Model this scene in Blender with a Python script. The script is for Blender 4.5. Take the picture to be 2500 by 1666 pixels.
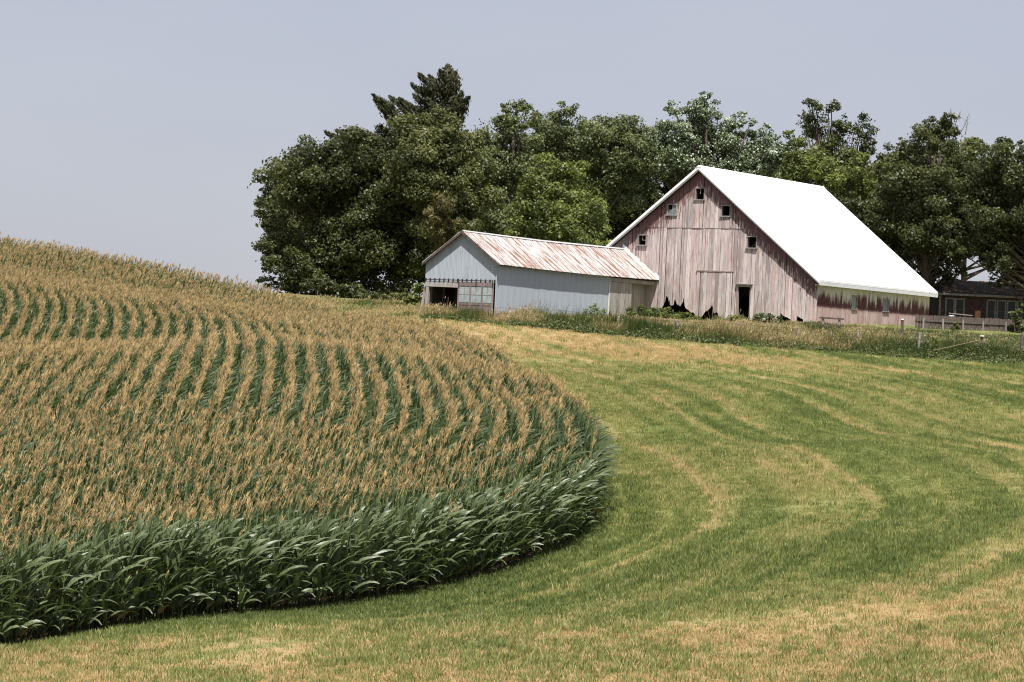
import bpy, bmesh, math, random
import numpy as np
from mathutils import Vector, Matrix
for _o in list(bpy.data.objects):
    bpy.data.objects.remove(_o)
random.seed(7)
RNG = np.random.default_rng(11)
SC = bpy.context.scene
COL = SC.collection

# ------------------------------------------------------------------ camera
cam_d = bpy.data.cameras.new('camera'); CAM = bpy.data.objects.new('camera', cam_d); COL.objects.link(CAM)
cam_d.lens = 100.0; cam_d.sensor_width = 36.0; cam_d.sensor_fit = 'HORIZONTAL'
cam_d.shift_y = 47.0 / 2500.0                      # the frame sits a little high
cam_d.clip_start = 0.5; cam_d.clip_end = 9000.0
_r = 0.045                                         # the photograph is tilted clockwise
_m = Matrix(((math.cos(_r), -math.sin(_r), 0, 0), (0, 0, -1, 0), (math.sin(_r), math.cos(_r), 0, 0), (0, 0, 0, 1)))
CAM.matrix_world = _m
SC.camera = CAM
# ------------------------------------------------------------------ daylight
SUN_EL, SUN_AZ = math.radians(63.0), math.radians(3.0)      # azimuth from straight behind the camera, towards the right
sky_w = bpy.data.worlds.new('World'); SC.world = sky_w; sky_w.use_nodes = True
_nt = sky_w.node_tree; _nt.nodes.clear()
_sky = _nt.nodes.new('ShaderNodeTexSky'); _sky.sky_type = 'NISHITA'; _sky.sun_disc = False
_sky.sun_elevation = SUN_EL; _sky.sun_rotation = math.pi - SUN_AZ
_sky.air_density = 1.0; _sky.dust_density = 1.2; _sky.ozone_density = 1.0; _sky.altitude = 200
_bg = _nt.nodes.new('ShaderNodeBackground'); _bg.inputs['Strength'].default_value = 0.085
_out = _nt.nodes.new('ShaderNodeOutputWorld')
_hz = _nt.nodes.new('ShaderNodeMix'); _hz.data_type = 'RGBA'          # thin even summer haze over the whole sky
_hz.inputs['Factor'].default_value = 0.8; 
_tc = _nt.nodes.new('ShaderNodeTexCoord'); _mp = _nt.nodes.new('ShaderNodeMapping'); _mp.inputs['Scale'].default_value = (5, 5, 16)
_cn = _nt.nodes.new('ShaderNodeTexNoise'); _cn.inputs['Scale'].default_value = 1.0; _cn.inputs['Detail'].default_value = 4.0; _cn.inputs['Roughness'].default_value = .5
_cr = _nt.nodes.new('ShaderNodeValToRGB'); _cr.color_ramp.elements[0].position = .3; _cr.color_ramp.elements[1].position = .72
_cr.color_ramp.elements[0].color = (4.12, 4.18, 4.98, 1); _cr.color_ramp.elements[1].color = (4.52, 4.56, 5.22, 1)      # faint unevenness in the haze
_nt.links.new(_tc.outputs['Generated'], _mp.inputs[0]); _nt.links.new(_mp.outputs[0], _cn.inputs['Vector']); _nt.links.new(_cn.outputs['Fac'], _cr.inputs[0]); _nt.links.new(_cr.outputs[0], _hz.inputs['B'])
_nt.links.new(_sky.outputs[0], _hz.inputs['A'])
_nt.links.new([o for o in _hz.outputs if o.type == 'RGBA'][0], _bg.inputs[0]); _nt.links.new(_bg.outputs[0], _out.inputs[0])
sun_d = bpy.data.lights.new('sun', 'SUN'); SUN = bpy.data.objects.new('sun', sun_d); COL.objects.link(SUN)
sun_d.energy = 5.0; sun_d.angle = math.radians(0.5); sun_d.color = (1.0, 0.955, 0.89)
_to = Vector((math.sin(SUN_AZ) * math.cos(SUN_EL), -math.cos(SUN_AZ) * math.cos(SUN_EL), math.sin(SUN_EL)))
SUN.rotation_euler = _to.to_track_quat('Z', 'Y').to_euler()
SUN.location = (0, -20, 60)
SC.view_settings.view_transform = 'Standard'; SC.view_settings.look = 'None'
SC.view_settings.exposure = 0.53; SC.view_settings.gamma = 1.0; SC.view_settings.use_curve_mapping = False
SC.cycles.filter_width = 1.1; SC.cycles.max_bounces = 6; SC.cycles.transparent_max_bounces = 8
# ------------------------------------------------------------------ the lie of the land
F_PX = 100.0 / 36.0 * 2500.0          # focal length in photo pixels
ROLL, CYP = 0.045, 880.0
_c, _s = math.cos(ROLL), math.sin(ROLL)

def unproj(px, py, Y):
    """point at distance Y that stands where the photo shows (px, py)"""
    dx, dy = px - 1250.0, py - CYP
    u, v = _c * dx + _s * dy, -_s * dx + _c * dy
    return (u / F_PX * Y, Y, -v / F_PX * Y)

CORN_H = 2.4
CP = []                                # terrain control points (x, y, z)
def cp(px, py, Y, dz=0.0):
    p = unproj(px, py, Y); CP.append((p[0], p[1], p[2] + dz))
# grass: foreground, valley and the bank below the barn
for a in ((0,1700,44.5),(700,1690,45.5),(1250,1690,46),(1900,1690,46.5),(2500,1690,47),
          (0,1590,53),(200,1556,55),(400,1534,57),(600,1514,59.3),(800,1498,61.8),(1000,1466,64.6),(1250,1402,68.9),(1400,1340,72.5),(1480,1288,75.5),
          (2500,1300,68),(2500,1100,92),(2500,985,120),(2500,925,142),(2420,888,155),(2300,880,156),
          (1900,1300,68),(1900,1100,88),(1900,960,121),(1900,890,144),(1800,845,156),(1500,820,156),(1250,795,156.5),(1060,777,158),
          (1207,786,158.5),(1033,761,162),(1990,795,166.5),(1700,782,172),(2240,800,172),(2500,812,170)): cp(*a)
# corn ground, read off the tassels
for a in ((1465,1030,77),(1391,992,81.2),(1323,947,89),(1238,893,100.5),(1204,869,106.6),(1119,818,122),(1034,777,138),(1000,748,150),
          (905,912,86),(1184,985,80),(700,818,96),(600,812,107),(500,790,117),(25,690,131),
          (300,1236,58),(0,1310,55),(300,1080,68),(0,1120,66),(300,950,79),(0,960,79),(300,842,96),(0,835,97),(300,828,110),(0,820,111),(300,772,120),(0,756,120),
          (0,566,175),(300,598,172),(640,643,166),(900,708,156)): cp(*a, dz=-CORN_H)
# beyond the crest, behind the buildings and behind the camera
for a in ((-60,60,-4.2),(-60,100,-1.0),(-60,175,4.6),(-45,205,4.3),(-10,200,3.4),(10,195,3.6),(30,185,3.4),(50,190,3.0),(70,150,1.5),(60,100,-1.5),(50,60,-4.2),
          (-40,250,4.0),(0,250,4.0),(50,250,3.8),(90,220,3.0),(-20,20,-5.6),(0,20,-5.5),(25,20,-5.3),(-70,20,-5.5),(70,20,-5.0),(0,-10,-5.5),(-80,250,4.0),(90,60,-3.5)): CP.append(a)
CP = np.array(CP, float)
_SC = 50.0
def _tps(r2):
    return 0.5 * r2 * np.log(np.maximum(r2, 1e-12))
def _fit_tps(P, lam):
    n = len(P); q = P[:, :2] / _SC
    d2 = ((q[:, None] - q[None]) ** 2).sum(-1)
    A = np.zeros((n + 3, n + 3)); A[:n, :n] = _tps(d2) + lam * np.eye(n)
    A[:n, n] = 1; A[:n, n+1:] = q; A[n, :n] = 1; A[n+1:, :n] = q.T
    return q, np.linalg.solve(A, np.concatenate([P[:, 2], np.zeros(3)]))
_Q, _W = _fit_tps(CP, 0.0006)
def ground_z(X, Y):
    X = np.atleast_1d(np.asarray(X, float)); Y = np.atleast_1d(np.asarray(Y, float))
    out = np.empty(X.size); xf, yf = X.ravel() / _SC, Y.ravel() / _SC
    for i in range(0, X.size, 40000):
        a, b = xf[i:i+40000], yf[i:i+40000]
        d2 = (a[:, None] - _Q[None, :, 0]) ** 2 + (b[:, None] - _Q[None, :, 1]) ** 2
        out[i:i+40000] = _tps(d2) @ _W[:-3] + _W[-3] + _W[-2] * a + _W[-1] * b
    return out.reshape(X.shape)
def gz(x, y):
    return float(ground_z([x], [y])[0])

# outer edge of the corn: heading of the planted rows (degrees from straight away) along the row
_HB = [(-60, 33), (0, 33), (14, 31), (21, 24), (25.5, 8), (27.5, 0), (30, -3.2), (36, -4.6), (46, -5.4), (62, -5.8), (72, -7), (80, -11), (90, -17), (102, -28), (115, -45), (135, -62), (180, -70)]
_ds = 0.25
_S = np.arange(-60, 150, _ds)
_H = np.radians(np.interp(_S, [h[0] for h in _HB], [h[1] for h in _HB]))
for _ in range(3):
    _H = np.convolve(np.pad(_H, 6, mode='edge'), np.ones(13) / 13, mode='valid')
_i0 = int(round((0 + 60) / _ds))
EX = np.cumsum(np.sin(_H)) * _ds; EY = np.cumsum(np.cos(_H)) * _ds
_e0 = unproj(0, 1590, 53)
EX += _e0[0] - EX[_i0]; EY += _e0[1] - EY[_i0]
def row_curve(o):
    """planted row o metres inside the field edge (negative: mower pass outside it)"""
    return EX - o * np.cos(_H), EY + o * np.sin(_H)
# ------------------------------------------------------------------ barn frame: x along the gable, y along the ridge, z up
TH = 0.565
B0 = (10.744, 172.0, 2.85)
_g = (math.cos(TH), -math.sin(TH)); _d = (math.sin(TH), math.cos(TH))
def to_barn(p):
    x, y = p[0] - B0[0], p[1] - B0[1]
    return (x*_g[0] + y*_g[1], x*_d[0] + y*_d[1], p[2] - B0[2])
def from_barn(x, y, z=0.0):
    return (B0[0] + x*_g[0] + y*_d[0], B0[1] + x*_g[1] + y*_d[1], B0[2] + z)
def hit(px, py, axis, val):
    """where the sight line through a photo pixel meets the barn-frame plane axis = val"""
    a = to_barn((0, 0, 0)); b = to_barn(unproj(px, py, 100.0))
    t = (val - a[axis]) / (b[axis] - a[axis])
    return tuple(a[i] + t*(b[i]-a[i]) for i in range(3))
# ------------------------------------------------------------------ helpers
def link(o, parent=None):
    COL.objects.link(o)
    if parent is not None: o.parent = parent
    return o
def mesh_from(name, V, Fc, mat=None, smooth=False):
    me = bpy.data.meshes.new(name)
    me.from_pydata([tuple(v) for v in V], [], [tuple(f) for f in Fc])
    if mat: me.materials.append(mat)
    if smooth: me.polygons.foreach_set('use_smooth', [True] * len(me.polygons))
    me.update()
    return me
def obj(name, me, parent=None):
    return link(bpy.data.objects.new(name, me), parent)
def tag(o, label, cat=None, group=None, kind=None):
    o['label'] = label
    if cat: o['category'] = cat
    if group: o['group'] = group
    if kind: o['kind'] = kind
    return o
def thing(name, label, cat, loc=(0, 0, 0), rotz=0.0, group=None):
    o = bpy.data.objects.new(name, None); COL.objects.link(o)
    o.empty_display_size = 0.5
    o.location = loc; o.rotation_euler = (0, 0, rotz)
    return tag(o, label, cat, group)
def copy_tree(o, parent=None):
    c = o.copy(); link(c, parent)
    if parent is not None: c.matrix_parent_inverse = Matrix()
    for ch in o.children: copy_tree(ch, c)
    return c

class MB:
    """collects shapes for one mesh"""
    def __init__(s): s.V, s.F = [], []
    def add(s, V, Fc):
        n = len(s.V); s.V += [tuple(v) for v in V]; s.F += [tuple(i + n for i in f) for f in Fc]; return s
    def box(s, x0, x1, y0, y1, z0, z1):
        V = [(x, y, z) for z in (z0, z1) for y in (y0, y1) for x in (x0, x1)]
        return s.add(V, [(0,2,3,1),(4,5,7,6),(0,1,5,4),(2,6,7,3),(0,4,6,2),(1,3,7,5)])
    def hexa(s, bot, top):
        """bot, top: four corners each, counter-clockwise seen from above"""
        return s.add(list(bot) + list(top), [(3,2,1,0),(4,5,6,7),(0,1,5,4),(1,2,6,5),(2,3,7,6),(3,0,4,7)])
    def bar(s, a, b, w, t=None, up=(0, 0, 1)):
        a, b = Vector(a), Vector(b); t = w if t is None else t
        d = (b - a).normalized(); u = Vector(up)
        if abs(d.dot(u)) > 0.95: u = Vector((0, 1, 0))
        sx = d.cross(u).normalized() * w / 2; sy = sx.cross(d).normalized() * t / 2
        V = [a-sx-sy, a+sx-sy, a+sx+sy, a-sx+sy, b-sx-sy, b+sx-sy, b+sx+sy, b-sx+sy]
        return s.add(V, [(3,2,1,0),(4,5,6,7),(0,1,5,4),(1,2,6,5),(2,3,7,6),(3,0,4,7)])
    def tube(s, pts, rad, n=6, cap=True):
        pts = [Vector(p) for p in pts]; k = len(pts)
        rad = [rad] * k if not hasattr(rad, '__len__') else rad
        V, Fc = [], []
        for i, p in enumerate(pts):
            d = (pts[min(i+1, k-1)] - pts[max(i-1, 0)]).normalized()
            u = Vector((0, 1, 0)) if abs(d.z) > 0.8 else Vector((0, 0, 1))
            a = d.cross(u).normalized(); b = a.cross(d).normalized()
            for j in range(n):
                t = 2 * math.pi * j / n
                V.append(p + (a * math.cos(t) + b * math.sin(t)) * rad[i])
        for i in range(k - 1):
            for j in range(n):
                Fc.append((i*n+j, i*n+(j+1) % n, (i+1)*n+(j+1) % n, (i+1)*n+j))
        if cap: Fc += [tuple(range(n))[::-1], tuple((k-1)*n + j for j in range(n))]
        return s.add(V, Fc)
    def mesh(s, name, mat, smooth=False): return mesh_from(name, s.V, s.F, mat, smooth)
    def build(s, name, mat, parent=None, smooth=False): return obj(name, s.mesh(name, mat, smooth), parent)

# value noise on the plane, for scattering and for the mown swaths
_LAT = RNG.random((512, 512))
def vnoise(x, y):
    x = np.asarray(x, float); y = np.asarray(y, float)
    xi = np.floor(x).astype(int); yi = np.floor(y).astype(int)
    fx, fy = x - xi, y - yi
    fx = fx*fx*(3-2*fx); fy = fy*fy*(3-2*fy)
    g = lambda a, b: _LAT[a % 512, b % 512]
    return (g(xi, yi)*(1-fx) + g(xi+1, yi)*fx)*(1-fy) + (g(xi, yi+1)*(1-fx) + g(xi+1, yi+1)*fx)*fy
def smooth(a, b, x):
    t = np.clip((np.asarray(x, float) - a) / (b - a), 0, 1); return t*t*(3-2*t)

# ------------------------------------------------------------------ materials
class NT:
    def __init__(s, name):
        s.m = bpy.data.materials.new(name); s.m.use_nodes = True
        s.t = s.m.node_tree; s.n = s.t.nodes; s.l = s.t.links
        s.b = s.n['Principled BSDF']; s.b.inputs['Roughness'].default_value = 0.85
        s.b.inputs['Specular IOR Level'].default_value = 0.25
        s.out = s.n['Material Output']
    def new(s, t, **k):
        n = s.n.new(t)
        for a, v in k.items(): setattr(n, a, v)
        return n
    def put(s, sock, v):
        if v is None: return
        if isinstance(v, bpy.types.NodeSocket): s.l.new(v, sock)
        else:
            if sock.type == 'RGBA' and len(v) == 3: v = (*v, 1)
            sock.default_value = v
    def co(s, kind='Object', scale=None, loc=None):
        c = s.new('ShaderNodeTexCoord').outputs[kind]
        if scale is None and loc is None: return c
        mp = s.new('ShaderNodeMapping'); s.l.new(c, mp.inputs['Vector'])
        if scale is not None: mp.inputs['Scale'].default_value = scale
        if loc is not None: s.put(mp.inputs['Location'], loc)
        return mp.outputs[0]
    def map(s, vec, scale, loc=None):
        mp = s.new('ShaderNodeMapping'); s.l.new(vec, mp.inputs['Vector']); mp.inputs['Scale'].default_value = scale
        if loc is not None: s.put(mp.inputs['Location'], loc)
        return mp.outputs[0]
    def noise(s, vec, scale=1.0, detail=4.0, rough=0.6, dist=0.0):
        n = s.new('ShaderNodeTexNoise'); s.put(n.inputs['Vector'], vec)
        n.inputs['Scale'].default_value = scale; n.inputs['Detail'].default_value = detail
        n.inputs['Roughness'].default_value = rough; n.inputs['Distortion'].default_value = dist
        return n.outputs['Fac']
    def math(s, op, a, b=None, c=None, clamp=False):
        n = s.new('ShaderNodeMath', operation=op, use_clamp=clamp)
        s.put(n.inputs[0], a); s.put(n.inputs[1], b); s.put(n.inputs[2], c)
        return n.outputs[0]
    def rng(s, v, a, b, c=0.0, d=1.0):
        n = s.new('ShaderNodeMapRange', interpolation_type='SMOOTHSTEP'); s.put(n.inputs['Value'], v)
        for i, x in zip(('From Min', 'From Max', 'To Min', 'To Max'), (a, b, c, d)): s.put(n.inputs[i], x)
        return n.outputs[0]
    def mix(s, f, a, b, mode='MIX'):
        n = s.new('ShaderNodeMix', data_type='RGBA', blend_type=mode)
        s.put(n.inputs['Factor'], f); s.put(n.inputs['A'], a); s.put(n.inputs['B'], b)
        return n.outputs['Result'] if n.outputs['Result'].type == 'RGBA' else n.outputs[2]
    def ramp(s, f, stops):
        n = s.new('ShaderNodeValToRGB'); s.put(n.inputs[0], f); e = n.color_ramp.elements
        while len(e) < len(stops): e.new(0.5)
        for i, (p, c) in enumerate(stops): e[i].position = p; e[i].color = (*c, 1)
        return n.outputs['Color']
    def attr(s, name, typ='GEOMETRY', out='Fac'):
        n = s.new('ShaderNodeAttribute', attribute_name=name, attribute_type=typ); return n.outputs[out]
    def rand(s): return s.new('ShaderNodeObjectInfo').outputs['Random']
    def xyz(s, v):
        n = s.new('ShaderNodeSeparateXYZ'); s.put(n.inputs[0], v); return n.outputs
    def comb(s, x, y, z):
        n = s.new('ShaderNodeCombineXYZ'); s.put(n.inputs[0], x); s.put(n.inputs[1], y); s.put(n.inputs[2], z); return n.outputs[0]
    def bump(s, h, st=0.4, dist=0.02):
        n = s.new('ShaderNodeBump'); n.inputs['Strength'].default_value = st; n.inputs['Distance'].default_value = dist
        s.put(n.inputs['Height'], h); s.l.new(n.outputs[0], s.b.inputs['Normal'])
    def done(s, col=None, rough=None, **k):
        s.put(s.b.inputs['Base Color'], col); s.put(s.b.inputs['Roughness'], rough)
        for a, v in k.items(): s.put(s.b.inputs[a.replace('_', ' ')], v)
        return s.m
def plain(name, col, rough=0.8, var=0.25, scale=6.0, **k):
    """a colour with uneven wear"""
    t = NT(name); n = t.noise(t.co('Object'), scale, 5, 0.65)
    c = t.mix(t.rng(n, 0.3, 0.7), tuple(v*(1-var) for v in col), tuple(min(1, v*(1+var*.6)) for v in col))
    t.bump(n, 0.15, 0.01)
    return t.done(c, rough, **k)
def wood(name, col, var=0.4, grain=(26, 26, 1.2)):
    """bare boards: long grain, every board its own tone"""
    t = NT(name); co = t.co('Object'); rd = t.rand()
    sh = t.comb(t.math('MULTIPLY', rd, 31.0), t.math('MULTIPLY', rd, 17.0), t.math('MULTIPLY', rd, 7.0))
    g = t.noise(t.map(co, grain, sh), 1, 5, 0.7); b = t.noise(t.map(co, tuple(v*.15 for v in grain), sh), 1, 4, .6)
    lo, hi = tuple(v*(1-var) for v in col), tuple(min(1, v*(1+var)) for v in col)
    c = t.mix(rd, t.mix(.35, col, lo), t.mix(.35, col, hi)); c = t.mix(t.rng(b, .4, .7), c, hi); c = t.mix(t.math('MULTIPLY', t.rng(g, .48, .68), .7), c, tuple(v*.4 for v in col))
    t.bump(g, 0.3, 0.01)
    return t.done(c, .92)
def leaf_mat(name, ramp, rough=0.45, transl=0.3, spec=0.35, attr='tint', typ='GEOMETRY'):
    """thin foliage: colour by a per-leaf tint, some light passes through"""
    t = NT(name)
    c = t.ramp(t.attr(attr, typ), ramp)
    t.put(t.b.inputs['Base Color'], c); t.b.inputs['Roughness'].default_value = rough
    t.b.inputs['Specular IOR Level'].default_value = spec
    tr = t.new('ShaderNodeBsdfTranslucent'); t.l.new(t.mix(1.0, c, (1.15, 1.25, 0.6), 'MULTIPLY'), tr.inputs['Color'])
    mx = t.new('ShaderNodeMixShader'); mx.inputs[0].default_value = transl
    t.l.new(t.b.outputs[0], mx.inputs[1]); t.l.new(tr.outputs[0], mx.inputs[2]); t.l.new(mx.outputs[0], t.out.inputs['Surface'])
    return t.m
def kites(P, N, L, W, jit=None, rng=RNG):
    """leaf-shaped quads at P with normals N; returns vertices (4n,3)"""
    n = len(P); a = rng.normal(size=(n, 3)); a -= N * (a * N).sum(1, keepdims=True)
    a /= np.linalg.norm(a, axis=1, keepdims=True) + 1e-9
    b = np.cross(N, a)
    L = np.broadcast_to(np.asarray(L, float), (n,))[:, None]; W = np.broadcast_to(np.asarray(W, float), (n,))[:, None]
    V = np.empty((n, 4, 3)); V[:, 0] = P - a*L*.5; V[:, 1] = P + b*W*.5 - a*L*.05; V[:, 2] = P + a*L*.5 - N*L*.12; V[:, 3] = P - b*W*.5 - a*L*.05
    return V.reshape(-1, 3)
def quad_mesh(name, V, mat, tint=None):
    """many loose quads as one mesh, with a per-quad tint"""
    n = len(V) // 4; me = bpy.data.meshes.new(name)
    me.vertices.add(4*n); me.vertices.foreach_set('co', np.ascontiguousarray(V, dtype=np.float32).ravel())
    me.loops.add(4*n); me.loops.foreach_set('vertex_index', np.arange(4*n, dtype=np.int32))
    me.polygons.add(n); me.polygons.foreach_set('loop_start', np.arange(0, 4*n, 4, dtype=np.int32))
    me.update(calc_edges=True)
    if tint is not None:
        at = me.attributes.new('tint', 'FLOAT', 'POINT'); at.data.foreach_set('value', np.repeat(np.asarray(tint, np.float32), 4))
    me.materials.append(mat); me.validate()
    return me
def scatter(name, P, protos, which, rotz, scale, tilt=None, attrs=None):
    """one object that instances small meshes on points (geometry nodes)"""
    n = len(P); pm = bpy.data.meshes.new(name + '_points')
    pm.vertices.add(n); pm.vertices.foreach_set('co', np.ascontiguousarray(P, dtype=np.float32).ravel())
    R = np.zeros((n, 3), np.float32); R[:, 2] = rotz
    if tilt is not None: R[:, 0], R[:, 1] = tilt
    pm.attributes.new('turn', 'FLOAT_VECTOR', 'POINT').data.foreach_set('vector', R.ravel())
    pm.attributes.new('size', 'FLOAT', 'POINT').data.foreach_set('value', np.asarray(scale, np.float32))
    pm.attributes.new('which', 'INT', 'POINT').data.foreach_set('value', np.asarray(which, np.int32))
    for k, v in (attrs or {}).items(): pm.attributes.new(k, 'FLOAT', 'POINT').data.foreach_set('value', np.asarray(v, np.float32))
    ob = obj(name, pm)
    ng = bpy.data.node_groups.new(name, 'GeometryNodeTree')
    ng.interface.new_socket('Geometry', in_out='INPUT', socket_type='NodeSocketGeometry')
    ng.interface.new_socket('Geometry', in_out='OUTPUT', socket_type='NodeSocketGeometry')
    N, L = ng.nodes, ng.links
    gi, go = N.new('NodeGroupInput'), N.new('NodeGroupOutput')
    jn = N.new('GeometryNodeJoinGeometry'); ip = N.new('GeometryNodeInstanceOnPoints'); ip.inputs['Pick Instance'].default_value = True
    for me in reversed(protos):                      # a join lists its last link first
        po = bpy.data.objects.new(me.name, me)
        oi = N.new('GeometryNodeObjectInfo'); oi.inputs['Object'].default_value = po; oi.inputs['As Instance'].default_value = True
        L.new(oi.outputs['Geometry'], jn.inputs[0])
    def at(nm, tp):
        a = N.new('GeometryNodeInputNamedAttribute'); a.data_type = tp; a.inputs['Name'].default_value = nm
        return [o for o in a.outputs if o.enabled and o.name == 'Attribute'][0]
    L.new(gi.outputs[0], ip.inputs['Points']); L.new(jn.outputs[0], ip.inputs['Instance'])
    L.new(at('which', 'INT'), ip.inputs['Instance Index'])
    e2r = N.new('FunctionNodeEulerToRotation'); L.new(at('turn', 'FLOAT_VECTOR'), e2r.inputs[0]); L.new(e2r.outputs[0], ip.inputs['Rotation'])
    L.new(at('size', 'FLOAT'), ip.inputs['Scale']); L.new(ip.outputs[0], go.inputs[0])
    ob.modifiers.new('scatter', 'NODES').node_group = ng
    return ob
def proj_px(X, Y, Z):
    u, v = F_PX * X / Y, -F_PX * Z / Y
    return 1250 + _c*u - _s*v, CYP + _s*u + _c*v
def in_view(X, Y, Z, m=220, mb=220):
    px, py = proj_px(X, Y, Z); return (px > -m) & (px < 2500 + m) & (py < 1666 + mb) & (py > -100)
def ground_at(px, py, y0=44.0, y1=185.0):
    """where the sight line through a photo pixel first meets the ground"""
    Y = np.arange(y0, y1, 0.25); p = np.array([unproj(px, py, 1.0)])
    g = ground_z(p[0, 0]*Y, Y) - p[0, 2]*Y
    i = int(np.argmax(g > 0)) if (g > 0).any() else len(Y) - 1
    return (p[0, 0]*Y[i], Y[i], float(ground_z([p[0, 0]*Y[i]], [Y[i]])[0]))
# ------------------------------------------------------------------ ground: mown grass, corn soil
_eP = np.c_[EX, EY]
def edge_dist(X, Y):
    """signed distance to the corn edge (positive in the grass) and the place along it"""
    X = np.asarray(X, float).ravel(); Y = np.asarray(Y, float).ravel(); D = np.empty(X.size); S_ = np.empty(X.size)
    for i in range(0, X.size, 20000):
        dx = X[i:i+20000, None] - EX[None, ::2]; dy = Y[i:i+20000, None] - EY[None, ::2]
        q = dx*dx + dy*dy; j = q.argmin(1); r = np.arange(len(j)); h = _H[::2][j]
        side = dx[r, j]*np.cos(h) - dy[r, j]*np.sin(h)
        D[i:i+20000] = np.sqrt(q[r, j]) * np.sign(side); S_[i:i+20000] = _S[::2][j]
    return D, S_
_straw = np.array([ground_at(*p)[:2] for p in ((1060,797),(1200,812),(1350,828),(1500,845),(1700,868),(1850,882),(2000,890),(2150,905),(2400,925))])
def dryness(X, Y, D, S_):
    """0 fresh green, 1 straw: swaths left by the mower, straw by the barn, scorched foreground"""
    w = 0.36*(vnoise(D*0.45+3, S_*0.03) - .5) + 0.46*(vnoise(D*1.5+40, S_*0.022+9) - .5) + 0.44*(vnoise(D*4.2+70, S_*0.07) - .5)
    w += 0.20*(vnoise(X*.35+11, Y*.16+5) - .5) + 0.14*(vnoise(X*1.3, Y*.6) - .5)
    for i, dt in enumerate((2.6, 4.3, 7.4, 9.2, 12.6, 14.4, 18.5, 20.3, 25.0, 26.9, 32.0)):      # wheel tracks and swath edges
        w += (0.66 if i % 2 else 0.52)*np.exp(-((D - dt - .5*np.sin(S_*.05 + i))/(.13 + .008*dt))**2)*smooth(.35, .75, vnoise(S_*.055 + 13*i, 2.0 + i))
    yb = np.interp(X, _straw[:, 0], _straw[:, 1]); dy = (Y - yb)
    band = np.exp(-(dy/np.where(dy > 0, 5.0, 7.0))**2) * smooth(-6, -3, X) * (1 - .72*smooth(8, 22, X)) * (0.45 + 0.8*vnoise(X*.5+50, Y*.3))
    front = smooth(62, 53, Y - 0.22*X + 2.5*vnoise(X*.12+7, Y*.1))
    lush = np.exp(-np.maximum(D, 0)/1.2) * (Y < 84)
    return np.clip(0.34 + w + 0.62*band + 0.62*front*(0.45+.9*vnoise(X*.4+90, Y*.5)) - 0.42*lush, 0, 1)

def ground_material():
    t = NT('mown_grass_and_soil'); co = t.co('Object')
    dry, soil = t.attr('dry'), t.attr('soil')
    n1 = t.noise(t.map(co, (1, 1, 1)), 9, 6, 0.7); n2 = t.noise(co, 2.2, 5, 0.65); n3 = t.noise(co, 38, 3, 0.6)
    f = t.math('ADD', dry, t.math('MULTIPLY', t.math('SUBTRACT', n1, 0.5), 0.75))
    c = t.ramp(f, [(0.05, (0.125, 0.160, 0.046)), (0.32, (0.235, 0.250, 0.082)), (0.56, (0.325, 0.290, 0.125)), (0.85, (0.44, 0.325, 0.165))])
    c = t.mix(t.rng(n3, 0.35, 0.7), t.mix(1, c, (0.55, 0.55, 0.5), 'MULTIPLY'), c)
    s = t.mix(n2, (0.045, 0.030, 0.020), (0.095, 0.066, 0.044))
    t.bump(n3, 0.6, 0.04)
    return t.done(t.mix(soil, c, s), 0.95)
def build_ground():
    def axis(parts): return np.concatenate([np.arange(a, b, s) for a, b, s in parts])
    xs = axis([(-3000, -400, 260), (-400, -120, 40), (-120, -45, 5), (-45, 48, 0.4), (48, 120, 5), (120, 400, 40), (400, 3001, 260)])
    ys = axis([(-600, -100, 100), (-100, 20, 8), (20, 44, 2), (44, 165, 0.4), (165, 260, 2.0), (260, 400, 20), (400, 4001, 300)])
    gx, gy = np.meshgrid(xs, ys); x, y = gx.ravel(), gy.ravel()
    xc, yc = np.clip(x, -85, 90), np.clip(y, -8, 255)
    z = ground_z(xc, yc); far = np.hypot(x - xc, y - yc); z = z - 6*(1 - np.exp(-far/120.0))
    near = (np.abs(x) < 50) & (y > 43) & (y < 166)
    z = z + np.where(near, 0.05*(vnoise(x*.9, y*.9) - .5) + 0.10*(vnoise(x*.25+9, y*.25) - .5), 0)
    D, S_ = edge_dist(x, y)
    dry = dryness(x, y, D, S_); soil = smooth(0.15, -0.15, D)
    nx, ny = len(xs), len(ys); i = np.arange(nx*ny).reshape(ny, nx)
    Fq = np.c_[i[:-1, :-1].ravel(), i[:-1, 1:].ravel(), i[1:, 1:].ravel(), i[1:, :-1].ravel()].astype(np.int32)
    me = bpy.data.meshes.new('ground'); me.vertices.add(len(x)); me.vertices.foreach_set('co', np.c_[x, y, z].astype(np.float32).ravel())
    me.loops.add(Fq.size); me.loops.foreach_set('vertex_index', Fq.ravel()); me.polygons.add(len(Fq)); me.polygons.foreach_set('loop_start', np.arange(0, Fq.size, 4, dtype=np.int32))
    me.update(calc_edges=True); me.polygons.foreach_set('use_smooth', np.ones(len(Fq), bool))
    me.attributes.new('dry', 'FLOAT', 'POINT').data.foreach_set('value', dry.astype(np.float32))
    me.attributes.new('soil', 'FLOAT', 'POINT').data.foreach_set('value', soil.astype(np.float32))
    me.materials.append(ground_material())
    o = obj('ground', me); o['kind'] = 'structure'; o['label'] = 'mown hay meadow and corn hillside rising to the barn'
build_ground()

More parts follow.
